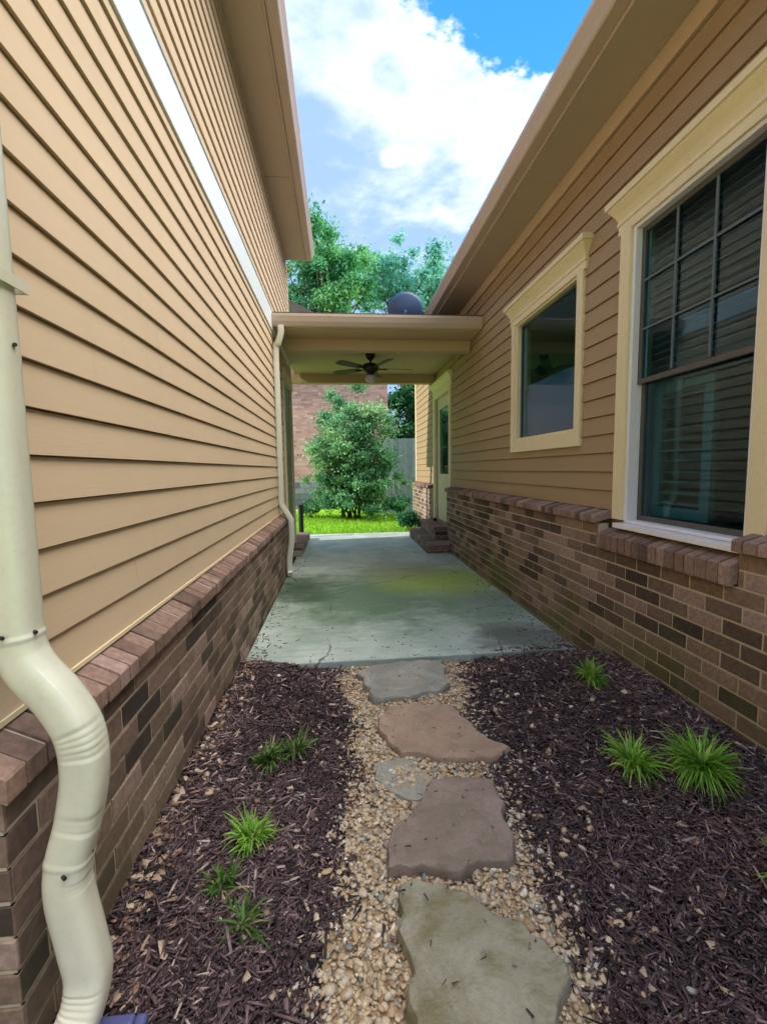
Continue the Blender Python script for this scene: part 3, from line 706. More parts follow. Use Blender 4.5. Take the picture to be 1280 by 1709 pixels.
# back door
mb = MB(); ya, yb, za, zb = DW
mb.box((XRS+0.03, ya, za), (XRS+0.07, ya+0.17, zb)); mb.box((XRS+0.03, yb-0.17, za), (XRS+0.07, yb, zb)); mb.box((XRS+0.03, ya+0.17, za), (XRS+0.07, yb-0.17, za+0.85)); mb.box((XRS+0.03, ya+0.17, zb-0.2), (XRS+0.07, yb-0.17, zb))
mb.box((XRS+0.022, ya+0.25, za+0.18), (XRS+0.03, yb-0.25, za+0.68))
dr = mb.build('door', M['door'], RH, bevel=0.004)
mb = MB(); mb.box((XRS+0.045, ya+0.17, za+0.85), (XRS+0.05, yb-0.17, zb-0.2)); mb.build('glass', M['glass'], dr)
mb = MB(); mb.tube([(XRS+0.03, ya+0.09, 1.38), (XRS-0.03, ya+0.09, 1.38)], 0.011); mb.tube([(XRS-0.03, ya+0.09, 1.38), (XRS-0.035, ya+0.20, 1.38)], 0.011); mb.build('door_handle', M['brass'], dr, smooth=True)
mb = MB(); mb.box((XRS-0.035, ya-0.11, za), (XRS+0.05, ya, zb)); mb.box((XRS-0.035, yb, za), (XRS+0.05, yb+0.11, zb)); mb.box((XRS-0.037, ya-0.11, zb+0.001), (XRS+0.05, yb+0.11, zb+0.11))
dc = mb.build('door_casing', M['trim'], RH, bevel=0.004); crown_head(2.90, ya-0.11, yb+0.11, dc)

# steps
def brick_block(mb, mm, x0, x1, y0, y1, z0, z1):
    mm.box((x0+0.01, y0+0.01, z0), (x1-0.01, y1-0.01, z1-0.006))
    bricks(mb, MB(), x0, -1, y0, y1, z0, z1-0.06)
    bricks(mb, MB(), y0, -1, x0, x1, z0, z1-0.06, facing='y')
    rowlock(mb, MB(), x1, x0-0.012, y0-0.012, y1, z1, z1, 0.055)
ST = thing('brick_steps', (1.5, 7.9, 0), 'two low brown brick steps below the cream back door', 'steps')
mb = MB(); mm = MB(); brick_block(mb, mm, 1.36, XRB-0.002, 6.98, 8.85, 0.003, 0.18); s_ = mb.build('step', M['brick_r'], ST); mm.build('mortar', M['mortar'], s_)
mb = MB(); mm = MB(); brick_block(mb, mm, 1.54, XRB-0.002, 7.23, 8.55, 0.183, 0.38); s_ = mb.build('step', M['brick_r'], ST); mm.build('mortar', M['mortar'], s_)
mb = MB(); mm = MB()
mm.box((-1.2, 7.78, 0.003), (-0.62, 8.95, 0.10)); mm.box((-0.78, 7.05, 0.003), (-0.62, 7.78, 0.10))
for (xa, xb_, y0_, y1_) in ((-0.625, -1.2, 7.8, 8.95), (-0.625, -0.775, 7.05, 7.8)):
    rowlock(mb, MB(), xb_, xa+0.01, y0_, y1_, 0.13, 0.13, 0.035)
bricks(mb, MB(), -0.62, 1, 7.05, 8.95, 0.005, 0.098); bricks(mb, MB(), 7.05, -1, -0.775, -0.62, 0.005, 0.098, facing='y')
sr = thing('brick_step', (-0.8, 8, 0), 'low reddish brick step on the patio edge under the left side', 'step')
s_ = mb.build('paving', M['brick_cap'], sr); mm.build('mortar', M['mortar'], s_)

# ================================================================== BREEZEWAY ROOF
BR = thing('breezeway_roof', (0.5, 7.1, 0), 'low covered breezeway roof joining the two houses over the patio', 'roof')
x0, x1 = XLS+0.016, XRS-0.018
mb = MB(); mb.prism_x([(y, z) for y, z in [(5.73, 3.07), (5.65, 3.07), (5.64, 3.08), (5.615, 3.12), (5.60, 3.165), (5.595, 3.175), (5.595, 3.205), (5.602, 3.205), (5.602, 3.19), (5.715, 3.18), (5.73, 3.20)]], x0-0.0, x1); mb.build('gutter', M['gutter'], BR)
mb = MB(); mb.box((x0, 5.733, 3.06), (x1, 5.755, 3.215)); mb.box((x0, 5.756, 3.062), (x1, 6.14, 3.075)); mb.build('fascia', M['beam'], BR)
mb = MB(); mb.box((x0+0.08, 6.142, 2.925), (x1, 6.29, 3.12)); mb.box((x0+0.08, 8.42, 2.925), (x1, 8.57, 3.12)); mb.build('beam', M['beam'], BR, bevel=0.004)
mb = MB(); mb.box((x0, 6.291, 3.085), (x1, 8.419, 3.10)); mb.box((x0, 8.571, 3.06), (x1, 8.95, 3.075))
for i in range(1, 18): mb.box((x0+i*0.142, 6.30, 3.082), (x0+i*0.142+0.004, 8.41, 3.0845))
mb.build('ceiling', M['ceil'], BR)
mb = MB()
for (ya, za, yb, zb) in ((5.66, 3.215, 7.3, 3.62), (8.98, 3.215, 7.3, 3.62)):
    n = 12
    for i in range(n):
        p, q = ya+(yb-ya)*i/n, ya+(yb-ya)*(i+1)/n; a, b = za+(zb-za)*i/n, za+(zb-za)*(i+1)/n
        mb.prism_x([(p, a), (q, b), (q, b+0.01), (p, a+0.024)], x0, x1, rng.random())
mb.build('shingles', M['shingle'], BR)
mb = MB(); mb.box((x0, 8.96, 3.06), (x1, 8.98, 3.21)); mb.build('rear_fascia', M['beam'], BR)
mb = MB(); cx_, cy_ = -0.98, 8.50
mb.box((cx_-0.06, cy_-0.06, 1.08), (cx_+0.06, cy_+0.06, 2.85)); mb.box((cx_-0.08, cy_-0.08, 2.85), (cx_+0.08, cy_+0.08, 2.924)); mb.box((cx_-0.09, cy_-0.09, 1.0), (cx_+0.09, cy_+0.09, 1.079)); mb.box((cx_-0.075, cy_-0.075, 0.133), (cx_+0.075, cy_+0.075, 0.999))
mb.build('column', M['trim'], BR, bevel=0.004)
mb = MB(); mb.box((-1.3, 8.43, 2.93), (x0+0.079, 8.56, 3.1)); mb.build('header', M['beam'], BR)
mb = MB()
pts = [(-0.66, 5.655, 3.08), (-0.66, 5.66, 3.00), (-0.70, 5.68, 2.88), (-0.735, 5.70, 2.80), (-0.735, 5.70, 2.2), (-0.738, 5.70, 1.2), (-0.738, 5.70, 0.98), (-0.72, 5.70, 0.90), (-0.64, 5.70, 0.76), (-0.625, 5.70, 0.70), (-0.625, 5.70, 0.5), (-0.635, 5.70, 0.40), (-0.66, 5.70, 0.25), (-0.665, 5.70, 0.10), (-0.655, 5.68, 0.05)]
pipe(mb, pts, 0.075, 0.07, n=8, seg=20, exp=4, seams=[(0.98, 0.01, 0.05)])
mb.build('downspout', M['spout'], BR, smooth=True, label='narrow grey cream downspout at the left end of the breezeway gutter')

# ceiling fan
fx, fy = 0.50, 6.95
FN = thing('ceiling_fan', (fx, fy, 3.08), 'dark bronze ceiling fan with a light hanging under the breezeway ceiling', 'ceiling fan')
def lathe(mb, cx, cy, prof, seg=24):
    V = []; F = []
    for r, z in prof:
        for k in range(seg): a = 2*math.pi*k/seg; V.append((cx+r*math.cos(a), cy+r*math.sin(a), z))
    for i in range(len(prof)-1):
        for k in range(seg): F.append((i*seg+k, i*seg+(k+1) % seg, (i+1)*seg+(k+1) % seg, (i+1)*seg+k))
    F += [tuple(range(seg)), tuple(range((len(prof)-1)*seg, len(prof)*seg))]
    mb.add(V, F)
mb = MB(); lathe(mb, fx, fy, [(0.035, 2.99), (0.07, 3.03), (0.075, 3.082)]); mb.build('canopy', M['fan'], FN, smooth=True)
mb = MB(); mb.tube([(fx, fy, 3.02), (fx, fy, 2.93)], 0.016); mb.build('downrod', M['fan'], FN, smooth=True)
mb = MB(); lathe(mb, fx, fy, [(0.03, 2.945), (0.10, 2.93), (0.125, 2.90), (0.125, 2.845), (0.10, 2.81), (0.06, 2.79), (0.05, 2.77)]); mb.build('motor', M['fan'], FN, smooth=True)
mb = MB(); lathe(mb, fx, fy, [(0.04, 2.772), (0.075, 2.755), (0.085, 2.72), (0.07, 2.68), (0.03, 2.66)]); mb.build('lamp_shade', M['fanglass'], FN, smooth=True)
for k in range(5):
    a = R(4+72*k); u = Vector((math.cos(a), math.sin(a), 0)); w_ = Vector((-math.sin(a), math.cos(a), 0)); c = Vector((fx, fy, 2.868))
    mb = MB(); P = []
    prof = [(0.17, 0.045), (0.24, 0.06), (0.55, 0.072), (0.62, 0.062), (0.65, 0.03)]
    for s_, side in ((1, 1), (-1, -1)): pass
    top = [c+u*r+w_*h+Vector((0, 0, 0.014*h/0.07)) for r, h in prof]+[c+u*r-w_*h-Vector((0, 0, 0.014*h/0.07)) for r, h in reversed(prof)]
    n = len(top); V = [tuple(p) for p in top]+[tuple(p-Vector((0, 0, 0.007))) for p in top]
    mb.add(V, [tuple(range(n)), tuple(range(2*n-1, n-1, -1))]+[(i, n+i, n+(i+1) % n, (i+1) % n) for i in range(n)])
    mb.tube([c+u*0.10-Vector((0, 0, 0.012)), c+u*0.26-Vector((0, 0, 0.012))], 0.012, seg=6)
    mb.build('blade', M['blade'], FN)

# satellite dish on the breezeway roof
SD = thing('satellite_dish', (0.88, 7.2, 3.6), 'blue grey satellite dish standing on the breezeway roof', 'satellite dish')
mb = MB(); n, sg = 7, 28; V = []; F = []; cdir = Vector((0.15, 0.88, 0.45)).normalized(); ux = cdir.cross(Vector((0, 0, 1))).normalized(); uz = ux.cross(cdir)
ctr = Vector((1.07, 7.15, 3.78))
for sh in (0, 0.006):
    for i in range(n+1):
        r = i/n
        for k in range(sg):
            a = 2*math.pi*k/sg; V.append(tuple(ctr+ux*0.28*r*math.cos(a)+uz*0.26*r*math.sin(a)+cdir*(0.09*r*r+sh)))
b0 = (n+1)*sg
for i in range(n):
    for k in range(sg):
        q = (i*sg+k, i*sg+(k+1) % sg, (i+1)*sg+(k+1) % sg, (i+1)*sg+k); F.append(q); F.append(tuple(b0+j for j in reversed(q)))
for k in range(sg): F.append((n*sg+k, n*sg+(k+1) % sg, b0+n*sg+(k+1) % sg, b0+n*sg+k))
mb.add(V, F); mb.build('reflector', M['dish'], SD, smooth=True)
mb = MB(); mb.tube([tuple(ctr), tuple(ctr-cdir*0.09), (1.02, 7.1, 3.57)], 0.02); mb.box((0.95, 7.03, 3.565), (1.09, 7.17, 3.60)); mb.build('mast', M['dish'], SD)
mb = MB(); mb.tube([tuple(ctr-uz*0.26+cdir*0.06), tuple(ctr+cdir*0.42-uz*0.16)], 0.012); mb.tube([tuple(ctr+cdir*0.40-uz*0.17), tuple(ctr+cdir*0.44-uz*0.12)], 0.03); mb.build('receiver_arm', M['dish'], SD)

# ================================================================== GROUND
def vnoise(x, y, s, seed=0):
    """smooth value noise"""
    rs = np.random.default_rng(seed); tab = rs.random((64, 64))
    u, v = np.asarray(x)*s, np.asarray(y)*s; i, j = np.floor(u).astype(int), np.floor(v).astype(int); fu, fv = u-i, v-j
    fu = fu*fu*(3-2*fu); fv = fv*fv*(3-2*fv)
    g_ = lambda a, b: tab[a % 64, b % 64]
    return (g_(i, j)*(1-fu)+g_(i+1, j)*fu)*(1-fv)+(g_(i, j+1)*(1-fu)+g_(i+1, j+1)*fu)*fv-0.5
def sst(a, b, x): t = np.clip((x-a)/(b-a), 0, 1); return t*t*(3-2*t)
PLX = [(-1.0, -0.2), (0.0, -0.2), (0.99, -0.12), (1.14, -0.10), (1.44, -0.05), (1.86, 0.02), (2.46, 0.03), (2.97, -0.03), (3.3, -0.03)]
PRX = [(-1.0, 0.62), (0.91, 0.66), (1.17, 0.70), (1.52, 0.68), (1.93, 0.74), (2.44, 0.75), (2.8, 0.84), (3.1, 0.92), (3.3, 0.92)]
def path_edges(y):
    return np.interp(y, [a for a, _ in PLX], [b for _, b in PLX]), np.interp(y, [a for a, _ in PRX], [b for _, b in PRX])
def gh(x, y):
    x = np.asarray(x, float); y = np.asarray(y, float)
    h = -0.045+0.0*x
    h = h+sst(0.75, 1.70, x)*0.185*sst(3.15, 2.6, y)+sst(-0.1, -0.70, x)*0.085
    h = h+0.022*vnoise(x, y, 4.0, 1)+0.016*vnoise(x, y, 13, 2)+0.008*vnoise(x, y, 37, 3)
    l, r = path_edges(y); ins = sst(l-0.06, l+0.05, x)*(1-sst(r-0.05, r+0.08, x))
    return h-0.012*ins
gx = np.linspace(-3.0, XRB+0.02, 260); gy = np.linspace(-2.5, 3.09, 300)
XX, YY = np.meshgrid(gx, gy); ZZ = gh(XX, YY)
V = np.stack([XX.ravel(), YY.ravel(), ZZ.ravel()], 1); nx_, ny_ = len(gx), len(gy)
I = (np.arange(ny_-1)[:, None]*nx_+np.arange(nx_-1)[None, :]).ravel(); Fq = np.stack([I, I+1, I+1+nx_, I+nx_], 1)
cx4, cy4 = V[Fq].mean(1)[:, 0], V[Fq].mean(1)[:, 1]
l_, r_ = path_edges(cy4); inp = (cx4 > l_+0.02*vnoise(cx4, cy4, 9, 8)*4) & (cx4 < r_+0.02*vnoise(cx4, cy4, 9, 9)*4)
o = fast_mesh('mulch_bed', V, Fq[~inp], 4, rng.random((~inp).sum()), M['soil'], True); o['kind'] = 'structure'
o = fast_mesh('gravel_path', V, Fq[inp], 4, rng.random(inp.sum()), M['grit'], True); o['kind'] = 'structure'

def slab(mb, x0, x1, y0, y1, z0, z1): mb.box((x0, y0, z0), (x1, y1, z1))
mb = MB(); slab(mb, -0.704, XRB-0.004, 3.085, 6.32, -0.14, 0.0); slab(mb, -0.704, XRB-0.004, 6.328, 9.5, -0.14, 0.0); slab(mb, -2.4, -0.706, 7.72, 9.5, -0.14, 0.0)
mb.build('patio', M['patio'], bevel=0.006, kind='structure')
mb = MB(); S = 600; mb.add([(-S, -S, -0.16), (S, -S, -0.16), (S, S, -0.16), (-S, S, -0.16)], [(0, 1, 2, 3)]); mb.build('ground', M['lawn'], kind='structure')
lx = np.linspace(-9, 12, 90); ly = np.linspace(9.505, 26, 80); LX, LY = np.meshgrid(lx, ly); LZ = -0.045+0.05*vnoise(LX, LY, 0.5, 4)+0.0*LX
V = np.stack([LX.ravel(), LY.ravel(), LZ.ravel()], 1); I = (np.arange(79)[:, None]*90+np.arange(89)[None, :]).ravel()
o = fast_mesh('lawn', V, np.stack([I, I+1, I+91, I+90], 1), 4, rng.random(len(I)), M['lawn'], True); o['kind'] = 'structure'

def scatter_boxes(name, P, ln, wd, th, yaw, pit, rol, tone, mat):
    n = len(P)
    base = np.array([(-1,-1,-1),(1,-1,-1),(1,1,-1),(-1,1,-1),(-1,-1,1),(1,-1,1),(1,1,1),(-1,1,1)], float)*0.5
    B = np.repeat(base[None], n, 0)*np.stack([ln, wd, th], 1)[:, None, :]
    B[:, [1, 2, 5, 6], 1] *= rng.uniform(0.2, 0.9, (n, 1)); B[:, [1, 2, 5, 6], 2] += (rng.normal(size=(n, 1))*0.12*ln[:, None])
    cy, sy, cp, sp_, cr, sr_ = np.cos(yaw), np.sin(yaw), np.cos(pit), np.sin(pit), np.cos(rol), np.sin(rol)
    Rm = np.empty((n, 3, 3))
    Rm[:, 0, 0] = cy*cp; Rm[:, 0, 1] = cy*sp_*sr_-sy*cr; Rm[:, 0, 2] = cy*sp_*cr+sy*sr_
    Rm[:, 1, 0] = sy*cp; Rm[:, 1, 1] = sy*sp_*sr_+cy*cr; Rm[:, 1, 2] = sy*sp_*cr-cy*sr_
    Rm[:, 2, 0] = -sp_; Rm[:, 2, 1] = cp*sr_; Rm[:, 2, 2] = cp*cr
    V = np.einsum('nij,nkj->nki', Rm, B)+P[:, None, :]
    q = np.array([(0,3,2,1),(4,5,6,7),(0,1,5,4),(1,2,6,5),(2,3,7,6),(3,0,4,7)])
    F = (q[None]+np.arange(n)[:, None, None]*8).reshape(-1, 4)
    return fast_mesh(name, V.reshape(-1, 3), F, 4, np.repeat(tone, 6), mat)
# mulch shreds
n = 62000
x = rng.uniform(-0.70, XRB-0.01, n*2); y = 0.55+2.6*rng.beta(0.85, 1.25, n*2)
l_, r_ = path_edges(y); nn_ = 0.12*vnoise(x, y, 6, 21)+rng.normal(size=2*n)*0.035
keep = ((x < l_+nn_-0.01) | (x > r_-0.03+nn_)); keep |= rng.random(2*n) < 0.012
keep &= ~((y > 3.07) & (x < 1.0+0.25*rng.random(2*n))); keep &= ~((y > 3.07) & (rng.random(2*n) < 0.7))
x, y = x[keep][:n], y[keep][:n]; n = len(x)
big = rng.random(n)**(2.2+1.6*vnoise(x, y, 2.2, 33)); ln = 0.016+0.060*big; wd = 0.0025+0.0075*rng.random(n)*(0.4+big); th = 0.0018+0.0035*rng.random(n)
zc = np.where(y > 3.085, 0.0, gh(x, y))+0.003+0.011*rng.random(n)
tone = np.clip(rng.beta(1.4, 2.8, n)+0.25*vnoise(x, y, 3, 5)+0.15*vnoise(x, y, 11, 6), 0, 0.92); tone[rng.random(n) < 0.022] = 1.0
o = scatter_boxes('mulch_chips', np.stack([x, y, zc], 1), ln, wd, th, rng.uniform(0, 6.28, n), rng.normal(size=n)*0.28, rng.normal(size=n)*0.6, tone, M['chip']); o['kind'] = 'stuff'
# dry leaves and bark flakes along the walls and scattered in the mulch
n = 620; w1 = rng.random(n)
x = np.where(w1 < 0.35, XLB+0.02+np.abs(rng.normal(size=n))*0.07, np.where(w1 < 0.55, XRB-0.03-np.abs(rng.normal(size=n))*0.12, rng.uniform(-0.65, 1.68, n)))
y = 0.8+2.4*rng.random(n); l_, r_ = path_edges(y); k = (x < l_) | (x > r_); x, y = x[k], y[k]; n = len(x)
o = scatter_boxes('dry_leaves', np.stack([x, y, np.where(y > 3.08, 0.003, gh(x, y)+0.016)], 1), 0.015+0.03*rng.random(n), 0.010+0.018*rng.random(n), np.full(n, 0.0012), rng.uniform(0, 6.28, n), rng.normal(size=n)*0.25, rng.normal(size=n)*0.3, rng.random(n), M['leaflit']); o['kind'] = 'stuff'
n = 900; y = 3.1+5.5*rng.random(n)**2.2; side = rng.random(n); x = np.where(side < 0.35, XLB+0.02+np.abs(rng.normal(size=n))*0.10, np.where(side < 0.75, XRB-0.02-np.abs(rng.normal(size=n))*0.16, rng.uniform(-0.7, 1.7, n)))
x = np.clip(x, -0.69, 1.70); k = ~((y > 7.1) & (x > 1.15)); x, y = x[k], y[k]; n = len(x)
o = scatter_boxes('patio_debris', np.stack([x, y, np.full(n, 0.003)], 1), 0.008+0.03*rng.random(n)**2, 0.004+0.010*rng.random(n)**2, np.full(n, 0.0015), rng.uniform(0, 6.28, n), rng.normal(size=n)*0.06, rng.normal(size=n)*0.06, np.clip(rng.random(n)*0.8, 0, 1), M['chip']); o['kind'] = 'stuff'
n = 130; x = rng.uniform(0.15, 0.62, n); y = rng.uniform(0.85, 3.0, n)
o = scatter_boxes('stone_debris', np.stack([x, y, np.full(n, 0.016)], 1), 0.006+0.018*rng.random(n)**2, 0.003+0.004*rng.random(n), np.full(n, 0.002), rng.uniform(0, 6.28, n), rng.normal(size=n)*0.06, rng.normal(size=n)*0.1, np.clip(rng.random(n), 0, 1), M['chip']); o['kind'] = 'stuff'
# pebbles
bm = bmesh.new(); bmesh.ops.create_icosphere(bm, subdivisions=1, radius=1.0); bmesh.ops.subdivide_edges(bm, edges=bm.edges[:], cuts=1, use_grid_fill=True)
for v in bm.verts: v.co.normalize()
IV = np.array([v.co[:] for v in bm.verts]); IF = np.array([[v.index for v in f.verts] for f in bm.faces]); bm.free()
def pebbles(name, x, y, r, dz):
    dz = np.asarray(dz)+0*x
    n = len(x); sc_ = np.stack([r*rng.uniform(0.85, 1.5, n), r*rng.uniform(0.75, 1.1, n), r*rng.uniform(0.45, 0.8, n)], 1)
    V = IV[None]*(1+0.13*rng.normal(size=(n, 1, 3)))*sc_[:, None, :]
    V *= (1+0.10*np.sin(IV[None, :, [1, 2, 0]]*3+rng.uniform(0, 6, (n, 1, 3))))
    a = rng.uniform(0, 6.28, n); c, s = np.cos(a), np.sin(a); t = rng.normal(size=n)*0.35; ct, st_ = np.cos(t), np.sin(t)
    X1, Y1, Z1 = V[..., 0], V[..., 1]*ct[:, None]-V[..., 2]*st_[:, None], V[..., 1]*st_[:, None]+V[..., 2]*ct[:, None]
    X2, Y2 = X1*c[:, None]-Y1*s[:, None], X1*s[:, None]+Y1*c[:, None]
    V = np.stack([X2+x[:, None], Y2+y[:, None], Z1+(gh(x, y)+dz)[:, None]], -1)
    F = (IF[None]+np.arange(n)[:, None, None]*len(IV)).reshape(-1, 3)
    tone = np.clip(rng.random(n), 0, 1)
    o = fast_mesh(name, V.reshape(-1, 3), F, 3, np.repeat(tone, len(IF)), M['pebble'], True); o['kind'] = 'stuff'; return o
n = 19000; y = 0.6+2.47*rng.beta(0.95, 1.1, n); l_, r_ = path_edges(y); x = l_+(r_-l_)*rng.random(n)+rng.normal(size=n)*0.045
keep = ~((x > r_-0.18) & (rng.random(n) < 0.25)); x, y = x[keep], y[keep]; n = len(x)
r = 0.0038+0.0075*rng.random(n)**1.9; r[rng.random(n) < 0.035] *= 1.5
pebbles('pea_gravel', x, y, r, 0.002+0.010*rng.random(n))
n = 260; y = 0.8+2.2*rng.random(n); x = rng.uniform(-0.68, 1.68, n); side = rng.random(n) < 0.35; x[side] = XLB+0.03+np.abs(rng.normal(size=side.sum()))*0.05
rr = rng.random(n) < 0.4; l_, r_ = path_edges(y); x[rr] = r_[rr]+np.abs(rng.normal(size=rr.sum()))*0.16
pebbles('stray_pebbles', x, y, 0.005+0.010*rng.random(n)**2, np.full(n, 0.014))

# stepping stones
def stone(pts, top, th, mat, label, tilt=(0, 0), seed=1):
    rs = np.random.default_rng(seed); P = [np.array(p) for p in pts]; out = []
    for i in range(len(P)):
        a, b = P[i], P[(i+1) % len(P)]; L_ = np.linalg.norm(b-a); k = max(2, int(L_/0.035)); nrm = np.array([b[1]-a[1], a[0]-b[0]])/L_
        for j in range(k): out.append(a+(b-a)*j/k+nrm*(rs.normal()*0.0055+0.010*math.sin(j*1.3+i*2.1+seed)))
    out = np.array(out); c = out.mean(0); n = len(out); rings = []
    zt = lambda q: top+(q[..., 0]-c[0])*tilt[0]+(q[..., 1]-c[1])*tilt[1]
    for f, dz in ((1.0, -th), (1.012, -th*0.5), (1.0, -0.006), (0.985, 0.0)):
        q = c+(out-c)*f; rings.append(np.column_stack([q, zt(q)+dz+ (rs.normal(size=n)*0.0012)]))
    for f in (0.96, 0.92, 0.87, 0.81, 0.75, 0.68, 0.61, 0.53, 0.45, 0.36, 0.27, 0.17, 0.07):
        q = c+(out-c)*f; rings.append(np.column_stack([q, zt(q)+0.013*vnoise(q[:, 0], q[:, 1], 7, seed)+0.006*vnoise(q[:, 0], q[:, 1]*0.5, 24, seed+3)+0.004*(vnoise(q[:, 0], q[:, 1], 5, seed+7) > 0.05)]))
    V = np.concatenate(rings); m_ = len(rings); F = []
    for i in range(m_-1):
        for k in range(n): F.append((i*n+k, i*n+(k+1) % n, (i+1)*n+(k+1) % n, (i+1)*n+k))
    F.append(tuple(range(n-1, -1, -1))); F.append(tuple(range((m_-1)*n, m_*n)))
    mb = MB(); mb.add(V, F); o = mb.build('stepping_stone', mat, smooth=True)
    o.data.set_sharp_from_angle(angle=R(50)); return tag(o, label, 'stepping stone', 'flagstones set in the gravel path')
M['st_grey'] = stone_mat('grey_flagstone', (0.24, 0.25, 0.22), (0.40, 0.38, 0.32), (0.30, 0.26, 0.19))
M['st_red'] = stone_mat('reddish_flagstone', (0.34, 0.225, 0.155), (0.45, 0.315, 0.225), (0.27, 0.20, 0.14))
M['st_brown'] = stone_mat('brown_flagstone', (0.235, 0.175, 0.14), (0.32, 0.24, 0.195), (0.20, 0.165, 0.12))
M['st_olive'] = stone_mat('olive_flagstone', (0.25, 0.225, 0.145), (0.37, 0.34, 0.26), (0.17, 0.15, 0.06))
stone([(0.085, 2.95), (0.28, 3.03), (0.70, 3.04), (0.655, 2.70), (0.63, 2.65), (0.41, 2.585), (0.165, 2.56), (0.15, 2.70)][::-1], -0.012, 0.05, M['st_grey'], 'small grey flagstone touching the patio edge, farthest of the path', (0, 0.02), 11)
stone([(0.17, 2.28), (0.235, 2.46), (0.40, 2.47), (0.60, 2.42), (0.70, 2.13), (0.79, 2.00), (0.63, 1.955), (0.45, 1.97), (0.27, 2.05), (0.20, 2.18)][::-1], -0.012, 0.045, M['st_red'], 'reddish flagstone with a curved front edge, second from the patio', (0.01, 0.02), 12)
stone([(0.16, 1.57), (0.27, 1.66), (0.37, 1.80), (0.50, 1.81), (0.63, 1.77), (0.61, 1.60), (0.585, 1.40), (0.40, 1.385), (0.13, 1.41)][::-1], 0.0, 0.055, M['st_brown'], 'squarish purple brown flagstone in the middle of the path', (0.0, 0.03), 13)
stone([(0.17, 1.335), (0.30, 1.325), (0.36, 1.29), (0.50, 1.16), (0.585, 1.045), (0.50, 0.93), (0.42, 0.80), (0.15, 0.78), (0.14, 1.0), (0.15, 1.20)][::-1], 0.005, 0.075, M['st_olive'], 'large mossy olive grey flagstone nearest the camera', (0.02, 0.0), 14)
stone([(0.13, 2.0), (0.28, 2.02), (0.36, 1.93), (0.37, 1.86), (0.30, 1.74), (0.18, 1.80), (0.12, 1.9)][::-1], -0.038, 0.03, M['st_grey'], 'half buried grey flagstone between the reddish and the purple brown stones', (0.0, 0.0), 15)

# liriope clumps
def clump(cx, cy, rad, nb, mat, label, hgt=0.10, seed=1, sparse=1.0):
    rs = np.random.default_rng(seed); mb = MB(); z0 = float(gh(cx, cy))
    for i in range(nb):
        a = rs.uniform(0, 6.283); L_ = rad*(0.35+0.9*rs.random()**0.8)*(1+0.25*math.sin(a*2+seed)); h = hgt*rs.uniform(0.6, 1.2); w = rs.uniform(0.0028, 0.0052)
        b = np.array([cx+rs.normal()*0.012, cy+rs.normal()*0.012, z0]); d = np.array([math.cos(a), math.sin(a), 0]); s = np.array([-d[1], d[0], 0])
        s = s*math.cos(0.4)+np.array([0, 0, 1])*math.sin(rs.normal()*0.4); V = []; F = []; K_ = 6; curl = rs.uniform(0.6, 2.0)
        for k in range(K_+1):
            t = k/K_; p = b+d*L_*(t**1.1)+np.array([0, 0, h*(1.9*t-curl*t*t)]); ww = w*(1-t**3*0.95)*(0.6+0.4*min(1, t*4))
            V += [tuple(p-s*ww), tuple(p+s*ww)]
            if k: F.append((2*k-2, 2*k-1, 2*k+1, 2*k))
        mb.add(V, F, float(np.clip(rs.beta(2.2, 2.2), 0, 0.9)) if rs.random() > 0.09 else 1.0)
    o = mb.build('grass_clump', mat, smooth=True); return tag(o, label, 'grass clump', 'liriope clumps planted in the mulch')
clump(-0.36, 2.02, 0.085, 130, M['blade_o'], 'dull green grass clump on the left mulch, nearest the patio', 0.09, 31)
clump(-0.24, 2.09, 0.085, 100, M['blade_o'], 'thin yellowish grass clump just right of the dull one near the patio', 0.09, 38)
clump(-0.35, 1.56, 0.08, 170, M['blade_g'], 'bright green round grass clump in the middle of the left mulch', 0.085, 32)
clump(-0.415, 1.37, 0.06, 85, M['blade_o'], 'small sparse grass tuft on the left mulch beside the flattened one', 0.07, 33)
clump(-0.33, 1.27, 0.075, 75, M['blade_o'], 'flattened sparse grass tuft nearest the camera on the left mulch', 0.04, 34)
clump(1.41, 2.35, 0.09, 170, M['blade_g'], 'bright upright grass clump on the right mulch, farthest from the camera', 0.125, 35)
clump(1.225, 1.71, 0.115, 210, M['blade_g'], 'medium green grass clump touching the largest one on the right mulch', 0.10, 36)
clump(1.425, 1.58, 0.15, 430, M['blade_g'], 'largest lush green grass clump on the right mulch near the brick wall', 0.11, 37)
clump(1.37, 1.12, 0.12, 70, M['blade_g'], 'pale green grass clump cut by the right edge of the picture', 0.07, 39)

# lawn grass
n = 42000; x = rng.uniform(-4.5, 6.5, n); y = 9.5+5.6*rng.random(n)**1.3; z = -0.045+0.05*vnoise(x, y, 0.5, 4)
a = rng.uniform(0, 6.28, n); h = rng.uniform(0.03, 0.085, n); w = rng.uniform(0.006, 0.014, n); lean = rng.normal(size=(n, 2))*0.03
V = np.stack([np.stack([x-w*np.cos(a), y-w*np.sin(a), z], 1), np.stack([x+w*np.cos(a), y+w*np.sin(a), z], 1), np.stack([x+lean[:, 0], y+lean[:, 1], z+h], 1)], 1).reshape(-1, 3)
o = fast_mesh('lawn_grass', V, np.arange(3*n).reshape(-1, 3), 3, rng.random(n), M['lawnblade']); o['kind'] = 'stuff'

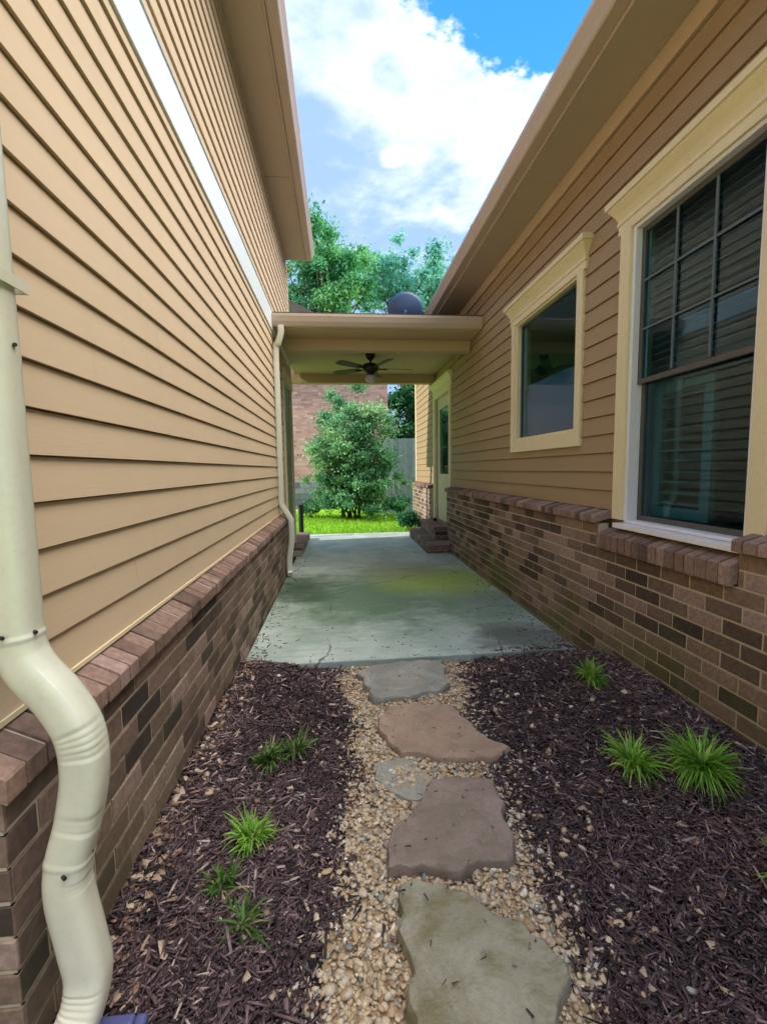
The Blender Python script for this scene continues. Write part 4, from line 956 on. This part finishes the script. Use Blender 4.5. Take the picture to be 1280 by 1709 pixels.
# ================================================================== VEGETATION AND BACKGROUND
def foliage(clusters, nleaf, size, name, mat, parent, squash=0.8, up_tone=0.35, seed=0):
    rs = np.random.default_rng(seed); C = np.array([c[:3] for c in clusters]); Rr = np.array([c[3] for c in clusters])
    wgt = Rr**2/np.sum(Rr**2); idx = rs.choice(len(C), nleaf, p=wgt)
    d = rs.normal(size=(nleaf, 3)); d /= np.linalg.norm(d, axis=1)[:, None]; rad = rs.random(nleaf)**0.45
    off = d*(0.25*rad+np.abs(rs.normal(size=nleaf))*0.55)[:, None]*Rr[idx][:, None]*np.array([1.1, 1.1, squash]); P = C[idx]+off
    s = size*rs.uniform(0.55, 1.3, nleaf)
    nrm = rs.normal(size=(nleaf, 3))+np.array([0, 0, 0.7]); nrm /= np.linalg.norm(nrm, axis=1)[:, None]
    t = np.cross(nrm, rs.normal(size=(nleaf, 3))); t /= np.linalg.norm(t, axis=1)[:, None]; b = np.cross(nrm, t)
    V = np.stack([P-t*s[:, None], P-b*(s*0.42)[:, None]+nrm*(s*0.12)[:, None], P+t*s[:, None], P+b*(s*0.42)[:, None]+nrm*(s*0.12)[:, None]], 1).reshape(-1, 3)
    ct = rs.random(len(C)); tone = np.clip(0.30*rs.random(nleaf)+0.55*ct[idx]+up_tone*0.3*rs.random(nleaf), 0, 1)
    o = fast_mesh(name, V, np.arange(4*nleaf).reshape(-1, 4), 4, tone, mat); attach(o, parent); return o
def branches(mb, base, top, r0, r1, n=6, wob=0.1, seed=0):
    rs = np.random.default_rng(seed); base, top = np.array(base), np.array(top); P = []
    for i in range(n+1):
        t = i/n; P.append(tuple(base+(top-base)*t+rs.normal(size=3)*wob*math.sin(math.pi*t)))
    mb.tube(P, [r0+(r1-r0)*i/n for i in range(n+1)], seg=8, col=rs.random()); return P
def tree(base, h, crown, mat, label, name='leafy_tree', nleaf=9000, leaf=0.16, ncl=60, trunk_r=0.2, seed=0, clr=(0.12, 0.26), group=None, cat='tree'):
    rs = np.random.default_rng(seed); T = thing(name, base, label, cat, group)
    cx, cy, cz, rx_, ry_, rz_ = crown; cl = []
    for i in range(ncl):
        d = rs.normal(size=3); d /= np.linalg.norm(d); r = rs.random()**0.4
        cl.append((cx+d[0]*rx_*r, cy+d[1]*ry_*r, cz+d[2]*rz_*r, rs.uniform(*clr)*max(rx_, rz_)))
    foliage(cl, nleaf, leaf, 'crown', mat, T, seed=seed)
    mb = MB(); branches(mb, base, (cx, cy, cz), trunk_r, trunk_r*0.4, 7, 0.15, seed)
    for i in range(0, ncl, 2):
        t = rs.uniform(0.45, 0.98); s = np.array(base)+(np.array((cx, cy, cz))-np.array(base))*t
        branches(mb, s, cl[i][:3], trunk_r*0.28, trunk_r*0.05, 4, 0.12, seed+i)
    mb.build('trunk', M['bark'], T, smooth=True); return T
tree((-0.5, 20.5, -0.1), 11, (-0.45, 20.5, 9.7, 2.15, 2.0, 2.35), M['leaf_a'], 'tall bright green tree above the breezeway roof beside the left eave', nleaf=26000, leaf=0.105, ncl=90, trunk_r=0.22, seed=3, clr=(0.14, 0.26), group='trees above the breezeway roof')
tree((3.4, 23.0, -0.1), 11, (3.3, 23.0, 10.3, 2.5, 2.2, 2.3), M['leaf_b'], 'airy blue green tree above the breezeway roof right of the brighter one', nleaf=17000, leaf=0.11, ncl=85, trunk_r=0.2, seed=5, clr=(0.12, 0.24), group='trees above the breezeway roof')
tree((6.4, 25.0, -0.1), 11, (6.4, 25.0, 10.6, 2.0, 2.2, 2.2), M['leaf_b'], 'sparse blue green tree top just above the right end of the breezeway', nleaf=12000, leaf=0.11, ncl=60, trunk_r=0.2, seed=8, clr=(0.14, 0.24), group='trees above the breezeway roof')
tree((3.6, 19.5, -0.1), 6, (3.4, 19.5, 3.4, 1.9, 1.5, 2.3), M['leaf_d'], 'dark green tree behind the grey fence right of the brick house', name='evergreen_tree', nleaf=11000, leaf=0.13, ncl=60, trunk_r=0.15, seed=9)
tree((6.6, 18.0, -0.1), 6, (6.6, 18.0, 3.6, 2.0, 1.6, 2.5), M['leaf_d'], 'dark green tree behind the fence, mostly hidden by the right house', name='evergreen_tree', nleaf=7000, leaf=0.14, ncl=50, trunk_r=0.15, seed=19)
# the big multi-stemmed shrub
T = thing('flowering_shrub', (0.35, 12.6, -0.04), 'large rounded green shrub with many brown stems on the lawn before the brick wall', 'shrub')
rs = np.random.default_rng(44); cl = []
for i in range(95):
    d = rs.normal(size=3); d /= np.linalg.norm(d); r = rs.random()**0.35*(1+0.18*rs.normal())
    cl.append((0.22+d[0]*1.02*r, 12.6+d[1]*0.95*r, 2.05+d[2]*1.42*r, rs.uniform(0.14, 0.36)))
for i in range(30): cl.append((0.98+rs.normal()*0.28, 12.3+rs.normal()*0.3, 1.15+rs.normal()*0.4, rs.uniform(0.15, 0.27)))
for i in range(48): cl.append((0.25+rs.normal()*0.62, 12.5+rs.normal()*0.35, 0.30+rs.random()*0.9, rs.uniform(0.14, 0.28)))
foliage(cl, 60000, 0.050, 'crown', M['leaf_c'], T, seed=44)
mb = MB()
for i in range(13):
    a = rs.uniform(0, 6.28); b = (0.30+0.25*math.cos(a), 12.6+0.2*math.sin(a), -0.06); c = cl[i*3]; P = branches(mb, b, c[:3], 0.035, 0.012, 6, 0.10, 60+i)
    for j in range(4): branches(mb, P[3+j % 3], cl[(i*7+j*5) % 95][:3], 0.012, 0.004, 4, 0.06, 90+i*4+j)
mb.build('stems', M['bark'], T, smooth=True, label='cluster of thin brown stems')
def small_shrub(x, y, r, h, label, seed, mat='leaf_d'):
    T = thing('low_shrub', (x, y, -0.04), label, 'shrub', 'low shrubs at the lawn edge'); rs = np.random.default_rng(seed)
    cl = [(x+rs.normal()*r*0.5, y+rs.normal()*r*0.5, h*rs.uniform(0.25, 0.85), r*rs.uniform(0.3, 0.5)) for i in range(16)]
    foliage(cl, 2600, 0.04, 'crown', M[mat], T, seed=seed); mb = MB()
    for i in range(6): branches(mb, (x, y, -0.05), cl[i][:3], 0.012, 0.004, 3, 0.03, seed+i)
    mb.build('stems', M['bark'], T)
small_shrub(1.52, 9.75, 0.26, 0.42, 'small dark shrub at the patio corner beside the right brick base', 71)
small_shrub(1.75, 13.2, 0.30, 0.55, 'low dark shrub at the foot of the grey fence', 72)
small_shrub(-0.85, 13.4, 0.35, 0.5, 'low dark shrub under the left side of the big shrub', 73)
small_shrub(0.9, 13.3, 0.40, 0.8, 'low dark shrub behind the right stems of the big shrub', 74)

# grey fence
FNC = thing('privacy_fence', (3.5, 13.9, 0), 'weathered blue grey board fence closing the lawn right of the shrub', 'fence')
mb = MB(); x = 1.25
while x < 7.5:
    h = 2.28+rng.normal()*0.006; mb.box((x, 13.9, -0.05), (x+0.136, 13.92, h), rng.random()); x += 0.142
mb.build('boards', M['fence'], FNC)
mb = MB()
for z in (0.35, 1.2, 2.0): mb.box((1.2, 13.922, z), (7.5, 13.96, z+0.09))
mb.build('rails', M['fence'], FNC)
for x in (1.22, 3.6, 6.0): mb = MB(); mb.box((x, 13.961, -0.1), (x+0.09, 14.05, 2.3)); mb.build('post', M['fence'], FNC)

# neighbour's brick house
NH = thing('brick_house', (-3, 19, 0), 'pinkish brick neighbour house standing behind the big shrub', 'house')
mb = MB(); mm = MB(); NX1, NY = 1.76, 16.2
mm.box((-9, NY+0.006, -0.15), (NX1-0.006, 24, 5.2))
BLs, BCs = BL, BC
z = 1.05; r = 0
while z < 5.2:
    x = NX1-BLs*(0.5 if r % 2 else 0); first = True
    xs_ = np.arange(NX1-(0.5*BLs if r % 2 else 0), -3.2, -BLs)
    for xa in ([NX1+0.0] if r % 2 else [])+list(xs_):
        wdt = BLs*0.5 if (r % 2 and xa == NX1) else BLs
        if xa-wdt < -3.4: break
        t = float(np.clip(rng.normal(0.5, 0.25), 0, 1)); a, b = xa-wdt+0.005, xa-0.005
        mb.add([(a, NY, z+0.005), (b, NY, z+0.005), (b, NY, z+BCs-0.005), (a, NY, z+BCs-0.005), (a, NY+0.01, z+0.005), (b, NY+0.01, z+0.005), (b, NY+0.01, z+BCs-0.005), (a, NY+0.01, z+BCs-0.005)],
               [(0,1,2,3), (0,4,5,1), (1,5,6,2), (2,6,7,3), (3,7,4,0)], t)
    z += BCs; r += 1
w_ = mb.build('wall', M['nbrick'], NH); mm.build('mortar', M['nbrick'], w_)
mb = MB()
for i in range(18):
    for r in range(5):
        a = NX1+0.02-(i+1)*0.4-(0.2 if r % 2 else 0); mb.box((max(a, -6), NY-0.05, 0.005+r*0.205-0.1), (a+0.39, NY-0.002, 0.2+r*0.205-0.1), rng.random())
mb.box((-6, NY-0.03, -0.15), (NX1+0.02, NY-0.001, 0.93), 0.0)
mb.build('foundation', M['nfound'], NH, bevel=0.006)
mb = MB(); mb.prism_y([(-9.4, 5.2), (NX1+0.35, 5.2), (-3.8, 8.2)], NY-0.35, 24.3); mb.build('roof', M['shingle'], NH)

# short dark post by the left column
mb = MB(); lathe(mb, -0.80, 9.15, [(0.075, 0.0), (0.075, 0.03), (0.05, 0.045), (0.048, 0.60), (0.06, 0.62), (0.06, 0.66), (0.03, 0.69)], 16)
tag(mb.build('bollard', M['post'], smooth=False), 'short dark post at the left far corner of the patio', 'post')
